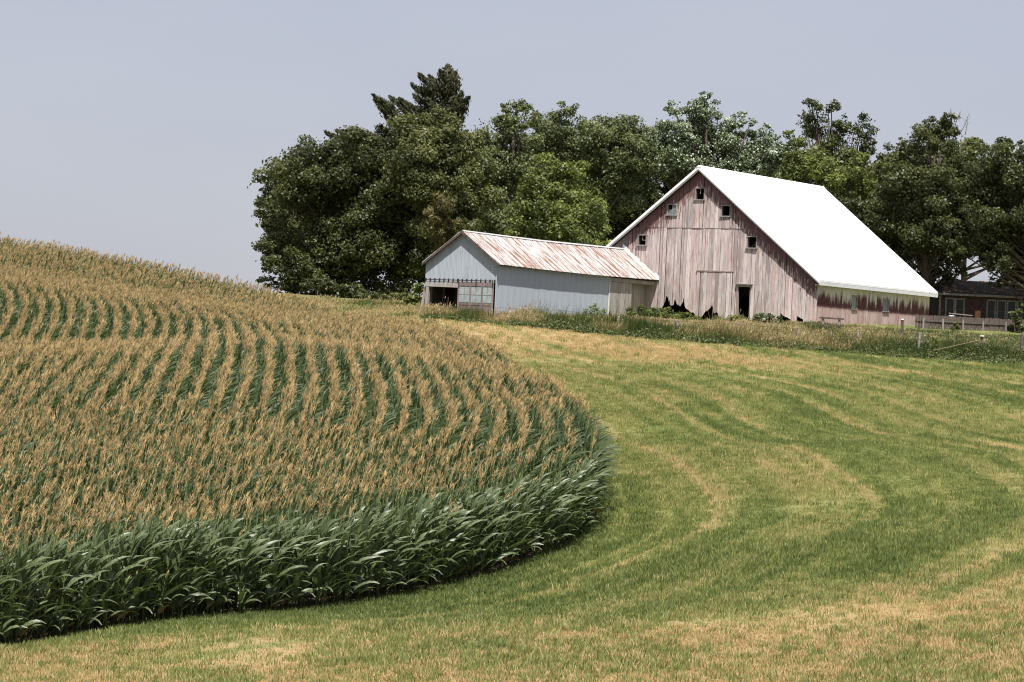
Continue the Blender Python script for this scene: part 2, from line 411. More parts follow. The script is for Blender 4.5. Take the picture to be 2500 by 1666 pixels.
def grass_tuft(seed, n, h, spread):
    r = random.Random(seed); V, Fc = [], []
    for _ in range(n):
        a = r.uniform(0, 6.283); R = spread*math.sqrt(r.random()); x, y = R*math.cos(a), R*math.sin(a)
        hh = h*r.uniform(.45, 1.0); b = r.uniform(0, 6.283); lx, ly = math.cos(b)*hh*r.uniform(.1, .6)+hh*.12, math.sin(b)*hh*r.uniform(.1, .6)
        w = r.uniform(.006, .011); c = r.uniform(0, 6.283); wx, wy = w*math.cos(c), w*math.sin(c); k = len(V)
        V += [(x-wx, y-wy, -.03), (x+wx, y+wy, -.03), (x+lx*.45+wx*.8, y+ly*.45+wy*.8, hh*.62), (x+lx*.45-wx*.8, y+ly*.45-wy*.8, hh*.62), (x+lx, y+ly, hh)]
        Fc += [(k, k+1, k+2, k+3), (k+3, k+2, k+4)]
    return V, Fc
def build_grass():
    gm = leaf_mat('grass_blade', [(0.0, (0.115, 0.155, 0.046)), (0.35, (0.265, 0.285, 0.094)), (0.6, (0.38, 0.335, 0.15)), (0.9, (0.50, 0.375, 0.195))], 0.6, 0.25, 0.2, 'dry', 'INSTANCER')
    protos = []
    for k, (n, h, sp) in enumerate(((16, .065, .16), (14, .085, .14), (18, .05, .18), (12, .16, .12))):
        V, Fc = grass_tuft(k + 3, n, h, sp); protos.append(mesh_from('grass_tuft', V, Fc, gm))
    N = 330000
    # density falls with distance so that the cover stays even in the picture
    Y = 44 + (118)*RNG.random(N)**1.55; half = 0.215*Y
    X = RNG.uniform(-1, 1, N)*half
    D, S_ = edge_dist(X, Y); Z = ground_z(X, Y)
    k = (D > -0.45) & in_view(X, Y, Z, 120, 160) & (Y < 157.2); X, Y, Z, D, S_ = X[k], Y[k], Z[k], D[k], S_[k]
    dry = dryness(X, Y, D, S_); n = len(X)
    dcol = np.clip(dry + RNG.normal(0, .12, n), 0, 1)
    keep = RNG.random(n) < 1.05 - .55*dry; X, Y, Z, D, dry, dcol = X[keep], Y[keep], Z[keep], D[keep], dry[keep], dcol[keep]; n = len(X)
    tall = (RNG.random(n) < .05 + .5*np.exp(-np.maximum(D, 0)/0.8)*(Y < 84) + .16*(dry < .3)*(Y < 75) + .07*(Y < 64) + .42*smooth(.56, .72, vnoise(X*.42+33, Y*.26+4))*smooth(76, 64, Y)); dcol = np.where(tall & (RNG.random(n) < .7), dcol*.25, dcol); wh = np.where(tall, 3, RNG.integers(0, 3, n))
    size = RNG.uniform(.7, 1.25, n) * (1 + .006*(Y - 44))
    o = scatter('meadow_grass', np.c_[X, Y, Z], protos, wh, RNG.uniform(0, 6.28, n), size, None, {'dry': dcol})
    tag(o, 'short mown grass with straw coloured swaths covering the meadow', 'grass', kind='stuff')
    print('grass tufts', n)
build_grass()
# ------------------------------------------------------------------ barn
ZR, ZE, WX, LY = 9.41, 2.71, 8.446, 17.07          # roof ridge, roof eave, half width, length (barn frame)
SL = (ZR - ZE) / WX
WALL_X, GY, BACK_Y = 8.1, 0.45, 16.6               # side wall, gable wall, back wall
def siding_material(side=False):
    t = NT('weathered_side_siding' if side else 'weathered_gable_siding'); co = t.co('Object'); x, y, z = t.xyz(co); rd = t.rand()
    sh = t.comb(t.math('MULTIPLY', rd, 37.0), t.math('MULTIPLY', rd, 91.0), t.math('MULTIPLY', rd, 13.0))
    grain = t.noise(t.map(co, (26, 26, 0.9), sh), 1, 5, 0.7)
    blotch = t.noise(t.map(co, (3.5, 3.5, 0.8), sh), 1, 4, 0.6)
    fleck = t.noise(t.map(co, (22, 22, 7), sh), 1, 3, 0.7)
    base = t.ramp(rd, [(0.0, (0.25, 0.215, 0.205)), (0.22, (0.43, 0.39, 0.38)), (0.45, (0.50, 0.385, 0.365)), (0.68, (0.34, 0.295, 0.285)), (1.0, (0.60, 0.55, 0.535))])
    base = t.mix(t.math('MULTIPLY', t.rng(blotch, 0.46, 0.66), .7), base, (0.60, 0.53, 0.51))
    base = t.mix(1.0, base, (1.12, 1.08, 1.08), 'MULTIPLY')
    base = t.mix(t.math('MULTIPLY', t.rng(grain, 0.46, 0.66), 0.66), base, (0.15, 0.13, 0.125))
    base = t.mix(t.math('MULTIPLY', t.rng(t.noise(t.map(co, (9, 9, 2.2), sh), 1, 4, 0.7), 0.55, 0.68), 0.55), base, (0.37, 0.16, 0.14))
    base = t.mix(t.math('MULTIPLY', t.rng(fleck, 0.69, 0.76), 0.75), base, (0.10, 0.055, 0.05))
    paint = t.noise(t.map(co, (10, 10, 1.6), sh), 1, 5, 0.7)
    if side:
        # old paint: cream under the eave, maroon with eave shadow painted in, bare below
        fine = t.noise(t.map(co, (34, 34, 2.4), sh), 1, 5, 0.75)
        lev = t.math('ADD', z, t.math('ADD', t.math('ADD', t.math('MULTIPLY', t.math('SUBTRACT', paint, 0.5), 1.1), t.math('MULTIPLY', t.math('SUBTRACT', fine, 0.5), 2.2)), t.math('MULTIPLY', t.math('SUBTRACT', rd, 0.5), 0.75)))
        lev2 = t.math('ADD', z, t.math('MULTIPLY', t.math('SUBTRACT', blotch, 0.5), 0.35))
        c = t.mix(t.rng(lev2, 0.95, 1.30), t.mix(0.25, base, (0.48, 0.22, 0.19)), t.mix(t.rng(fleck, .62, .72), (0.115, 0.042, 0.048), (0.33, 0.28, 0.27)))
        c = t.mix(t.rng(lev, 1.70, 1.86), c, t.mix(t.rng(grain, .56, .7), (0.60, 0.565, 0.50), (0.16, 0.11, 0.10)))
    else:
        d = t.math('SUBTRACT', t.math('SUBTRACT', ZR - 0.2, t.math('MULTIPLY', t.math('ABSOLUTE', x), SL)), z)      # how far below the rake: paint kept where rain never hits
        m = t.rng(t.math('ADD', d, t.math('MULTIPLY', t.math('SUBTRACT', paint, 0.5), 5.0)), 1.35, 1.0)
        old = t.mix(t.rng(x, -6.2, -4.2), (0.36, 0.34, 0.34), t.mix(t.rng(grain, .42, .6), (0.155, 0.055, 0.052), (0.10, 0.075, 0.075)))
        c = t.mix(t.math('MULTIPLY', m, 0.9), base, old)
    t.bump(grain, 0.35, 0.012)
    return t.done(c, 0.9)
M_SIDE, M_GABLE = siding_material(True), siding_material(False)
M_ROOF = plain('white_roof_metal', (0.84, 0.85, 0.86), 0.45, 0.03, 1.5)
M_TRIM = plain('grey_white_trim', (0.66, 0.67, 0.69), 0.6, 0.10, 3)
M_SASH = plain('flaking_window_trim', (0.29, 0.275, 0.26), 0.85, 0.4, 14)
M_OLDWOOD = wood('bare_grey_wood', (0.27, 0.225, 0.20))
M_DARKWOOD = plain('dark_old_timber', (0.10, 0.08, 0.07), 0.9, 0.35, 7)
M_STONE = plain('foundation_stone', (0.30, 0.27, 0.24), 0.95, 0.35, 4)
def glass_mat():
    t = NT('old_window_glass'); n = t.noise(t.co('Object'), 3, 3)
    t.bump(n, 0.1, 0.02)
    return t.done(t.mix(n, (0.10, 0.12, 0.13), (0.24, 0.28, 0.29)), 0.18, Specular_IOR_Level=0.6)
M_GLASS = glass_mat()
M_GLASS_PALE = plain('dusty_window_glass', (0.34, 0.40, 0.40), 0.3, 0.2, 4, Specular_IOR_Level=0.5)
M_GLASS_DARK = plain('dark_window_glass', (0.012, 0.013, 0.015), 0.25, 0.2, 4)

barn = thing('barn', 'big weathered pink-grey wooden barn with a bright white gable roof', 'barn', B0, -TH)
def rake_z(x): return ZR - SL*abs(x) - 0.24
# openings in the gable: x0, x1, z0, z1
WIN = [(-0.31, 0.25, 7.40, 8.06), (-2.21, -1.63, 6.45, 7.06), (1.52, 2.06, 6.42, 7.02), (-4.18, -3.66, 4.58, 5.16), (3.36, 3.94, 4.53, 5.17)]
DOOR = (2.88, 3.66, 0.15, 2.19); BIG = (0.0, 2.45, 3.06); SEAM = 5.68
# ragged lower ends of the boards, traced along the gable
_RAG = [(1560,786),(1600,775),(1619,749),(1623,738),(1627,722),(1630,724),(1633,737),(1635,728),(1637,746),(1644,746),(1647,729),(1650,733),(1653,743),(1661,748),(1668,738),(1670,722),(1673,752),(1681,757),(1687,764),(1693,763),(1701,772),(1714,775),(1718,770),(1724,761),(1735,753),(1740,745),(1742,752),(1744,766),(1752,762),(1755,768),(1758,790),(1850,792),(1903,792),(1906,764),(1912,771),(1930,779),(1936,790),(1944,790),(1946,772),(1955,777),(1961,780),(1964,795),(2000,797)]
_rag = sorted((hit(px, py, 1, GY)[0], hit(px, py, 1, GY)[2]) for px, py in _RAG)
def rag_z(x): return float(np.interp(x, [a for a, _ in _rag], [b for _, b in _rag]))
def board_prism(x0, x1, zb0, zb1, zt0, zt1, y0, y1):
    return MB().hexa([(x0, y0, zb0), (x1, y0, zb1), (x1, y1, zb1), (x0, y1, zb0)], [(x0, y0, zt0), (x1, y0, zt1), (x1, y1, zt1), (x0, y1, zt0)])
def gable_boards():
    r = random.Random(5)
    fixed = sorted({-WALL_X, WALL_X, BIG[0], BIG[1], DOOR[0], DOOR[1]} | {v for w in WIN for v in w[:2]})
    edges = []
    for a, b in zip(fixed[:-1], fixed[1:]):
        n = max(1, round((b - a)/0.235)); cuts = [a + (b-a)*(i/n) + (r.uniform(-.045, .045) if 0 < i < n else 0) for i in range(n)]
        edges += cuts
    edges.append(WALL_X)
    big = MB().box(BIG[0], BIG[1], GY + .01, GY + .05, 1.5, 1.65).box(BIG[0], BIG[1], GY + .01, GY + .05, 2.6, 2.75).build('sliding_door', M_DARKWOOD, barn)
    for x0, x1 in zip(edges[:-1], edges[1:]):
        xm = (x0 + x1)/2; gap = r.choice((.005, .006, .008, .010, .018)); a, b = x0 + gap, x1 - gap
        cuts = [w for w in WIN if w[0] - 1e-4 < xm < w[1] + 1e-4] + ([DOOR] if DOOR[0] < xm < DOOR[1] else [])
        spans = []                                  # lower tier, upper tier
        top0, top1 = rake_z(a), rake_z(b)
        low_top = min(SEAM, max(top0, top1))
        in_big = BIG[0] < xm < BIG[1]
        if in_big: spans += [(None, BIG[2] - .015, 2), (BIG[2] + .03, SEAM, 0)]
        elif max(top0, top1) > SEAM: spans.append((None, SEAM, 0))
        else: spans.append((None, None, 0))
        if max(top0, top1) > SEAM: spans.append((SEAM + .015, None, 1))
        for zb, zt, tier in spans:
            jj = r.uniform(-.014, .014); y0 = GY - .028 + jj - (.03 if tier == 1 else .045 if tier == 2 else 0); y1 = y0 + .026
            if zb is None:
                q_ = rag_z(xm); sl_ = max(-.14, min(.14, rag_z(b) - rag_z(a))); zb0, zb1 = q_ - sl_*.5 + r.uniform(-.03, .03), q_ + sl_*.5 + r.uniform(-.03, .03)
            else: zb0 = zb1 = zb - (.03 if tier == 1 else 0) + r.uniform(-.012, .012)
            t0, t1 = (top0, top1) if zt is None else (min(zt, top0), min(zt, top1))
            segs = [(zb0, zb1, t0, t1)]
            for w in cuts:
                nxt = []
                for s0, s1, e0, e1 in segs:
                    if w[2] < max(e0, e1) and w[3] > min(s0, s1):
                        if min(s0, s1) < w[2] - .02: nxt.append((s0, s1, w[2], w[2]))
                        if max(e0, e1) > w[3] + .02: nxt.append((w[3], w[3], e0, e1))
                    else: nxt.append((s0, s1, e0, e1))
                segs = nxt
            for s0, s1, e0, e1 in segs:
                if min(e0 - s0, e1 - s1) < .02: continue
                lean = r.uniform(-.012, .012) if tier != 1 else 0
                mb = board_prism(a, b, s0, s1, e0, e1, y0, y1)
                if zb is None and (s0, s1) == (zb0, zb1) and -4.4 < xm < 7.6:      # rotted end: follow the broken outline
                    xx = [a + (b-a)*q/6 for q in range(7)]; bz = [min(rag_z(q) + r.uniform(-.025, .025), e0 - .3) for q in xx]; mb = MB()
                    Vf = [(q, y0, w_) for q, w_ in zip(xx, bz)] + [(b, y0, e1), (a, y0, e0)]; nv = len(Vf); Vb = [(v[0], y1, v[2]) for v in Vf]
                    mb.add(Vf + Vb, [tuple(range(nv)), tuple(range(2*nv-1, nv-1, -1))] + [(q, q + nv, (q+1) % nv + nv, (q+1) % nv) for q in range(nv)])
                mb.V = [(v[0] + lean*(1 if v[2] < 3 else 0), v[1], v[2]) for v in mb.V]
                mb.build('board', M_GABLE, big if tier == 2 else barn)
    MB().box(BIG[0] - .05, BIG[1] + .05, GY - .11, GY - .03, BIG[2] - .02, BIG[2] + .05).build('door_track', M_OLDWOOD, big)
gable_boards()
def gable_window(w, panes, muntin):
    x0, x1, z0, z1 = w; y = GY - .035
    fw = .055
    f = MB().box(x0-fw, x0, y-.05, y+.05, z0, z1).box(x1, x1+fw, y-.05, y+.05, z0, z1).box(x0-fw-.03, x1+fw+.03, y-.06, y+.05, z1, z1+fw)
    e = f.build('window', M_SASH, barn)
    MB().box(x0-fw-.06, x1+fw+.05, y-.12, y+.05, z0-.06, z0).build('sill', M_SASH, e)
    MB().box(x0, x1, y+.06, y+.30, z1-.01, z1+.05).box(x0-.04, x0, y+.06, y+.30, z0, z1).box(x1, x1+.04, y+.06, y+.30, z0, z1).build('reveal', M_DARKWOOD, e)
    xm, zm = (x0+x1)/2, (z0+z1)/2
    if 'v' in muntin: MB().box(xm-.018, xm+.018, y+.02, y+.045, z0 if 'V' in muntin else zm, z1).build('muntin', M_SASH, e)
    if 'h' in muntin: MB().box(xm+.018 if 'r' in muntin else x0, x1, y+.021, y+.044, zm-.015, zm+.015).build('muntin', M_SASH, e)
    for i, j in panes:
        MB().box(x0 + .01 if i == 0 else xm+.02, xm-.02 if i == 0 else x1-.01, y+.028, y+.034, z0+.01 if j == 0 else zm+.017, zm-.017 if j == 0 else z1-.01).build('pane', M_GLASS, e)
    return e
gable_window(WIN[0], [], 'v'); gable_window(WIN[1], [(0, 0), (1, 0), (1, 1)], 'vVh'); gable_window(WIN[2], [], ''); gable_window(WIN[3], [], 'vhr'); gable_window(WIN[4], [], '')
# walk-through door: cap, jambs, an open leaf inside
DZ_HEAD = MB().box(DOOR[0]-.06, DOOR[1]+.06, GY-.10, GY+.02, DOOR[3]-.02, DOOR[3]+.12).build('doorway', M_OLDWOOD, barn); dz = DZ_HEAD
MB().box(DOOR[0]-.16, DOOR[1]+.16, GY-.20, GY-.0, DOOR[3]+.12, DOOR[3]+.17).build('drip_cap', M_SASH, dz)
MB().hexa([(DOOR[0]-.02, GY-.07, -.2), (DOOR[0]+.11, GY-.07, -.2), (DOOR[0]+.11, GY+.02, -.2), (DOOR[0]-.02, GY+.02, -.2)], [(DOOR[0]-.12, GY-.07, 1.9), (DOOR[0], GY-.07, 1.9), (DOOR[0], GY+.02, 1.9), (DOOR[0]-.12, GY+.02, 1.9)]).build('jamb', M_OLDWOOD, dz)
MB().box(DOOR[1], DOOR[1]+.05, GY-.06, GY+.02, -.2, DOOR[3]).build('jamb', M_OLDWOOD, dz)
MB().bar((3.98, GY-.06, .3), (4.28, GY-.06, 1.95), .05, .04).build('prop', M_OLDWOOD, barn)
# corner boards and sill
MB().box(WALL_X-.14, WALL_X+.035, GY-.062, GY-.036, -.15, ZE-.25).build('corner_board', M_GABLE, barn)
MB().box(-WALL_X, 2.7, GY+.0, GY+.18, -.7, .12).box(3.8, WALL_X, GY+.0, GY+.18, -.7, .1).build('foundation', M_STONE, barn)
MB().box(WALL_X-.2, WALL_X-.03, GY+.19, BACK_Y, -.6, .12).build('foundation', M_STONE, barn)
# side wall, board by board
SWIN = [(5.24, 5.86, 1.20, 1.93), (9.68, 10.40, 1.22, 1.92)]
def side_boards():
    r = random.Random(9); fixed = [GY - .03] + [v for w in SWIN for v in w[:2]] + [BACK_Y]
    for a, b in zip(fixed[:-1], fixed[1:]):
        n = max(1, round((b-a)/.235)); e = [a + (b-a)*i/n + (r.uniform(-.04, .04) if 0 < i < n else 0) for i in range(n+1)]
        for y0, y1 in zip(e[:-1], e[1:]):
            ym = (y0+y1)/2; w = [w for w in SWIN if w[0] < ym < w[1]]; j = r.uniform(-.006, .006); g = r.choice((.006, .009, .012, .017))
            zt = ZE + .05; zb = -.05 + r.uniform(-.05, .06)
            for z0, z1 in ([(zb, w[0][2]), (w[0][3], zt)] if w else [(zb, zt)]):
                MB().box(WALL_X-.026+j, WALL_X+j, y0+g, y1-g, z0, z1).build('board', M_SIDE, barn)
side_boards()
for y0, y1, z0, z1 in SWIN:
    X = WALL_X
    e = MB().box(X-.03, X+.04, y0-.07, y0, z0, z1).box(X-.03, X+.04, y1, y1+.07, z0, z1).box(X-.03, X+.05, y0-.09, y1+.09, z1, z1+.08).build('window', M_SASH, barn)
    MB().box(X-.03, X+.08, y0-.1, y1+.1, z0-.05, z0).build('sill', M_SASH, e)
    ym = (y0+y1)/2
    MB().box(X-.02, X+.0, ym-.02, ym+.02, z0, z1).build('muntin', M_SASH, e)
    for q in (1, 2): MB().box(X-.019, X-.001, y0, y1, z0+(z1-z0)*q/3-.014, z0+(z1-z0)*q/3+.014).build('muntin', M_SASH, e)
    for c_ in range(2):
        for q in range(3):
            ya, yb = (y0, ym-.022) if c_ == 0 else (ym+.022, y1); za, zb_ = z0+(z1-z0)*q/3+.016, z0+(z1-z0)*(q+1)/3-.016
            MB().box(X-.014, X-.008, ya, yb, za, zb_).build('pane', M_GLASS, e)
MB().box(-WALL_X, -WALL_X+.04, GY, BACK_Y, -.7, ZE).build('wall', M_SIDE, barn)
MB().hexa([(-WALL_X, BACK_Y-.04, -.7), (WALL_X, BACK_Y-.04, -.7), (WALL_X, BACK_Y, -.7), (-WALL_X, BACK_Y, -.7)], [(-WALL_X, BACK_Y-.04, ZE+.0), (WALL_X, BACK_Y-.04, ZE+.0), (WALL_X, BACK_Y, ZE+.0), (-WALL_X, BACK_Y, ZE+.0)]).add([(-WALL_X, BACK_Y-.02, ZE), (WALL_X, BACK_Y-.02, ZE), (0, BACK_Y-.02, ZR-.25)], [(0, 1, 2)]).build('wall', M_SIDE, barn)
# frame inside: posts and a floor of dark earth, seen through the gaps
for x in (-4.2, 4.4):
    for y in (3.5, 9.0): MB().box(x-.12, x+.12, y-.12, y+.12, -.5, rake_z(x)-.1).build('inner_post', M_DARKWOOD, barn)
# roof: two thick slopes, a ridge cap, rake boards and eave boards
TH_R = 0.11
for s in (1, -1):
    def P(x, y, dz=0): return (s*x, y, ZR - SL*x + dz)
    n = 12; top = []
    V, Fc = [], []
    for i in range(n+1):
        y = LY*i/n
        sag = 0.0
        V += [P(0, y, sag), P(WX, y, sag*.6), P(0, y, sag-TH_R), P(WX, y, sag*.6-TH_R)]
    for i in range(n):
        k = 4*i; Fc += [(k, k+1, k+5, k+4), (k+2, k+6, k+7, k+3), (k+1, k+3, k+7, k+5)]
    Fc += [(0, 2, 3, 1), (4*n, 4*n+1, 4*n+3, 4*n+2)]
    if s < 0: Fc = [f[::-1] for f in Fc]
    MB().add(V, Fc).build('roof_slope', M_ROOF, barn)
    dk = [P(.02, .08, -.16), P(WX-.05, .08, -.16), P(WX-.05, LY-.03, -.16), P(.02, LY-.03, -.16)]; du = [P(.02, .08, -.125), P(WX-.05, .08, -.125), P(WX-.05, LY-.03, -.125), P(.02, LY-.03, -.125)]
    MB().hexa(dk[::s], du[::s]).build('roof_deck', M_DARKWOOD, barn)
    # standing seams every 0.6 m, too fine to tell apart one by one
    sm = MB(); y = .3
    while y < LY:
        sg = 0.0; sm.bar(P(0.05, y, sg+.012), P(WX-.01, y, sg*.6+.012), .03, .022); y += .61
    o = sm.build('roof_seams', M_ROOF, barn); o['kind'] = 'stuff'
    a = .0
    for q, (d0, d1, yy0, yy1, mt) in enumerate(((-.125, -.30, .02, .06, M_TRIM), (-.115, -.20, -.035, .018, M_ROOF))):
        MB().hexa([P(WX, yy0, d1), P(0, yy0, d1), P(0, yy1, d1), P(WX, yy1, d1)][::(1 if s < 0 else -1)], [P(WX, yy0, d0), P(0, yy0, d0), P(0, yy1, d0), P(WX, yy1, d0)][::(1 if s < 0 else -1)]).build('rake_board', mt, barn)
    MB().box(*sorted((s*(WX-.035), s*(WX+.02))), .065, LY-.02, ZE-.33, ZE-.125).build('eave_board', M_TRIM, barn)
    MB().box(*sorted((s*(WALL_X+.04), s*(WX-.04))), .07, LY-.05, ZE-.31, ZE-.29).build('soffit', M_TRIM, barn)
MB().add([(-.16, -.04, ZR-.10), (0, -.04, ZR+.04), (.16, -.04, ZR-.10), (-.16, LY+.03, ZR-.10), (0, LY/2, ZR-.01), (0, LY+.03, ZR+.04), (.16, LY+.03, ZR-.10)], [(0, 1, 5, 3), (1, 2, 6, 5), (0, 2, 1), (3, 5, 6)]).build('ridge_cap', M_ROOF, barn)
# ------------------------------------------------------------------ metal shed built against the gable
SX, SZR, SHW, SZE = -5.25, 4.32, 2.62, 2.46        # ridge line, ridge height, half width to the eave, eave height
SY0, SY1 = -17.64, GY - .06
SWX0, SWX1, SFY = -7.78, -2.96, -17.38             # left wall, right wall, front wall
SSL = (SZR - SZE)/SHW
def metal_material(rusty):
    t = NT('rusty_roof_sheet' if rusty else 'blue_grey_wall_sheet'); co = t.co('Object'); rd = t.rand(); x, y, z = t.xyz(co)
    sh = t.comb(t.math('MULTIPLY', rd, 11), t.math('MULTIPLY', rd, 0.6), 0.0)
    if rusty:
        n = t.noise(t.map(co, (0.36, 4.2, 0.36), sh), 1, 6, 0.70); n2 = t.noise(t.map(co, (1.4, 14, 1.4), sh), 1, 5, 0.7)
        low = t.rng(z, 3.6, 2.4, 0.0, 0.16)                       # rust gathers where water drains off the sheets
        f = t.math('ADD', t.math('ADD', n, low), t.math('MULTIPLY', t.math('SUBTRACT', n2, .5), .35))
        c = t.mix(t.rng(f, 0.665, 0.73), t.mix(n2, (0.37, 0.36, 0.352), (0.50, 0.49, 0.48)), t.mix(n2, (0.27, 0.15, 0.095), (0.18, 0.085, 0.055)))
        c = t.mix(t.rng(f, 0.78, 0.88), c, (0.22, 0.075, 0.04))
        t.bump(n2, 0.2, 0.01)
        return t.done(c, 0.6)
    n = t.noise(t.map(co, (5, 5, 0.35)), 1, 5, 0.65); n2 = t.noise(t.map(co, (14, 14, 1.6)), 1, 4, 0.7); n3 = t.noise(co, 1.1, 4, .6)
    c = t.mix(t.rng(n, 0.35, 0.68), (0.345, 0.385, 0.43), (0.40, 0.445, 0.495))
    c = t.mix(t.math('MULTIPLY', t.rng(n2, 0.66, 0.73), 0.6), c, (0.62, 0.64, 0.66))
    c = t.mix(t.math('MULTIPLY', t.rng(n3, 0.55, 0.75), 0.35), c, (0.24, 0.26, 0.28))
    t.bump(n2, 0.1, 0.005)
    return t.done(c, 0.55)
M_SHEET, M_RUST = metal_material(False), metal_material(True)
M_SHEDWOOD = wood('grey_brown_door_wood', (0.205, 0.155, 0.145))
M_FLASH = plain('white_flashing', (0.74, 0.74, 0.73), 0.6, 0.12, 5)
M_IRON = plain('rusty_black_iron', (0.045, 0.035, 0.03), 0.7, 0.4, 10)
M_PALE = wood('silvery_plank_wood', (0.34, 0.31, 0.29), .35)

shed = thing('metal_shed', 'low blue-grey metal shed with a rusty white roof, built against the barn gable', 'shed', B0, -TH)
def corrugated(a, b, z0a, z0b, z1a, z1b, place, n=8, amp=.005):
    """one sheet from a to b along the wall; place(u, out, z) gives the point"""
    mb = MB(); V, Fc = [], []; k = n*2
    for i in range(k+1):
        f = i/k; u = a + (b-a)*f; o = amp if i % 2 else -amp
        V += [place(u, o, z0a + (z0b-z0a)*f), place(u, o, z1a + (z1b-z1a)*f), place(u, o-.004, z0a + (z0b-z0a)*f), place(u, o-.004, z1a + (z1b-z1a)*f)]
    for i in range(k):
        j = 4*i; Fc += [(j, j+4, j+5, j+1), (j+2, j+3, j+7, j+6)]
    return mb.add(V, Fc)
def shed_rake(x): return SZR - SSL*abs(x - SX) - .06
# side wall facing the meadow: sheets share one mesh
base_sheet = None; y = SFY; k = 0; YEND = -4.96; n_s = 19; w_s = (YEND - SFY)/n_s
for i in range(n_s):
    a = SFY + i*w_s
    if base_sheet is None:
        base_sheet = corrugated(0, w_s*1.0, -1.15, -1.15, SZE + .10, SZE + .10, lambda u, o, z: (SWX1 + o, u, z)).mesh('wall_sheet', M_SHEET)
    o = obj('wall_sheet', base_sheet, shed); o.location = (random.uniform(-.004, .004) + .003*(i % 2), a, 0)
MB().box(SWX1-.03, SWX1+.03, SFY-.045, SFY-.02, -1.1, SZE+.05).build('corner_trim', M_SHEET, shed)
MB().box(SWX1+.016, SWX1+.045, YEND-.06, YEND+.03, -.75, SZE-.08).build('corner_trim', M_FLASH, shed)
# front gable sheets above the door
HEAD = 1.42
xs_ = [SWX0 + (SWX1-SWX0)*i/7 for i in range(8)]
for a, b in zip(xs_[:-1], xs_[1:]):
    if a < SX < b:
        for p, q in ((a, SX), (SX, b)): corrugated(p, q, HEAD, HEAD, shed_rake(p), shed_rake(q), lambda u, o, z: (u, SFY - o, z), 4).build('wall_sheet', M_SHEET, shed)
    else: corrugated(a, b, HEAD, HEAD, shed_rake(a), shed_rake(b), lambda u, o, z: (u, SFY - o, z)).build('wall_sheet', M_SHEET, shed)
# far wall, hidden back, and the timber inside
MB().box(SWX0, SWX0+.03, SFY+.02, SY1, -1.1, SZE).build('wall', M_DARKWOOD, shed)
for i in range(12):
    yy = SFY + .5 + i*1.3; MB().box(SWX0+.03, SWX0+.13, yy, yy+.09, -1.0, SZE-.05).build('stud', M_OLDWOOD, shed)
for zz in (0.0, 1.2): MB().box(SWX0+.13, SWX0+.17, SFY+.3, -2.0, zz, zz+.14).build('girt', M_OLDWOOD, shed)
MB().box(SWX1-.12, SWX1-.03, SFY+.05, SY1, SZE-.25, SZE-.02).build('wall_plate', M_DARKWOOD, shed)
MB().hexa([(-7.72, SFY-.06, -1.0), (-7.52, SFY-.06, -1.0), (-7.52, SFY+.12, -1.0), (-7.72, SFY+.12, -1.0)], [(-7.66, SFY-.06, 1.40), (-7.48, SFY-.06, 1.40), (-7.48, SFY+.12, 1.40), (-7.66, SFY+.12, 1.40)]).build('door_post', M_PALE, shed)
MB().bar((-7.95, SFY-.15, -.75), (-7.80, SFY+.1, 1.0), .16, .06).build('leaning_plank', M_OLDWOOD, shed)
# header over the opening, door track with hangers
corrugated(-7.75, -5.38, 1.13, 1.10, 1.40, 1.38, lambda u, o, z: (u, SFY - .07 - o, z), 14, .006).build('header_sheet', M_PALE, shed)
tr = MB().box(-7.75, -3.0, SFY-.10, SFY-.06, 1.50, 1.54).build('door_track', M_IRON, shed)
for i in range(16):
    xx = -7.7 + i*.31; MB().box(xx, xx+.035, SFY-.12, SFY-.03, 1.42, 1.60).build('hanger', M_IRON, tr)
DX0, DX1, DZ0, DZ1, DY = -5.42, -3.04, -.85, 1.40, SFY-.14
door = MB().box(DX0, DX1, DY-.03, DY+.02, DZ1-.20, DZ1).build('sliding_door', M_SHEDWOOD, shed)
for xx in (DX0, DX0+.80, DX0+1.58, DX1-.10): MB().box(xx, xx+.10, DY-.03, DY+.02, DZ0, DZ1-.20).build('stile', M_SHEDWOOD, door)
for a, b in ((DX0+.10, DX0+.80), (DX0+.90, DX0+1.58), (DX0+1.68, DX1-.10)):
    MB().box(a, b, DY-.02, DY+.02, .14, .26).build('mid_rail', M_SHEDWOOD, door)
    m = (a+b)/2; zz0, zz1 = .28, DZ1-.22; zm = (zz0+zz1)/2
    MB().box(m-.014, m+.014, DY-.02, DY+.0, zz0, zz1).box(a, b, DY-.019, DY-.001, zm-.014, zm+.014).build('muntin', M_SASH, door)
    for p0, p1 in ((a, m-.014), (m+.014, b)):
        for q0, q1 in ((zz0, zm-.014), (zm+.014, zz1)): MB().box(p0, p1, DY-.008, DY-.002, q0, q1).build('pane', M_GLASS_PALE, door)
    for q in range(3):
        MB().box(a+(b-a)*q/3+.004, a+(b-a)*(q+1)/3-.004, DY-.005+.006*(q % 2), DY+.012, DZ0, .14).build('board', M_SHEDWOOD, door)
for xx in (DX0+.06, DX0+1.22, DX1-.06): MB().box(xx-.02, xx+.02, DY-.06, DY-.03, DZ1-.25, 1.60).build('hanger_strap', M_IRON, door)
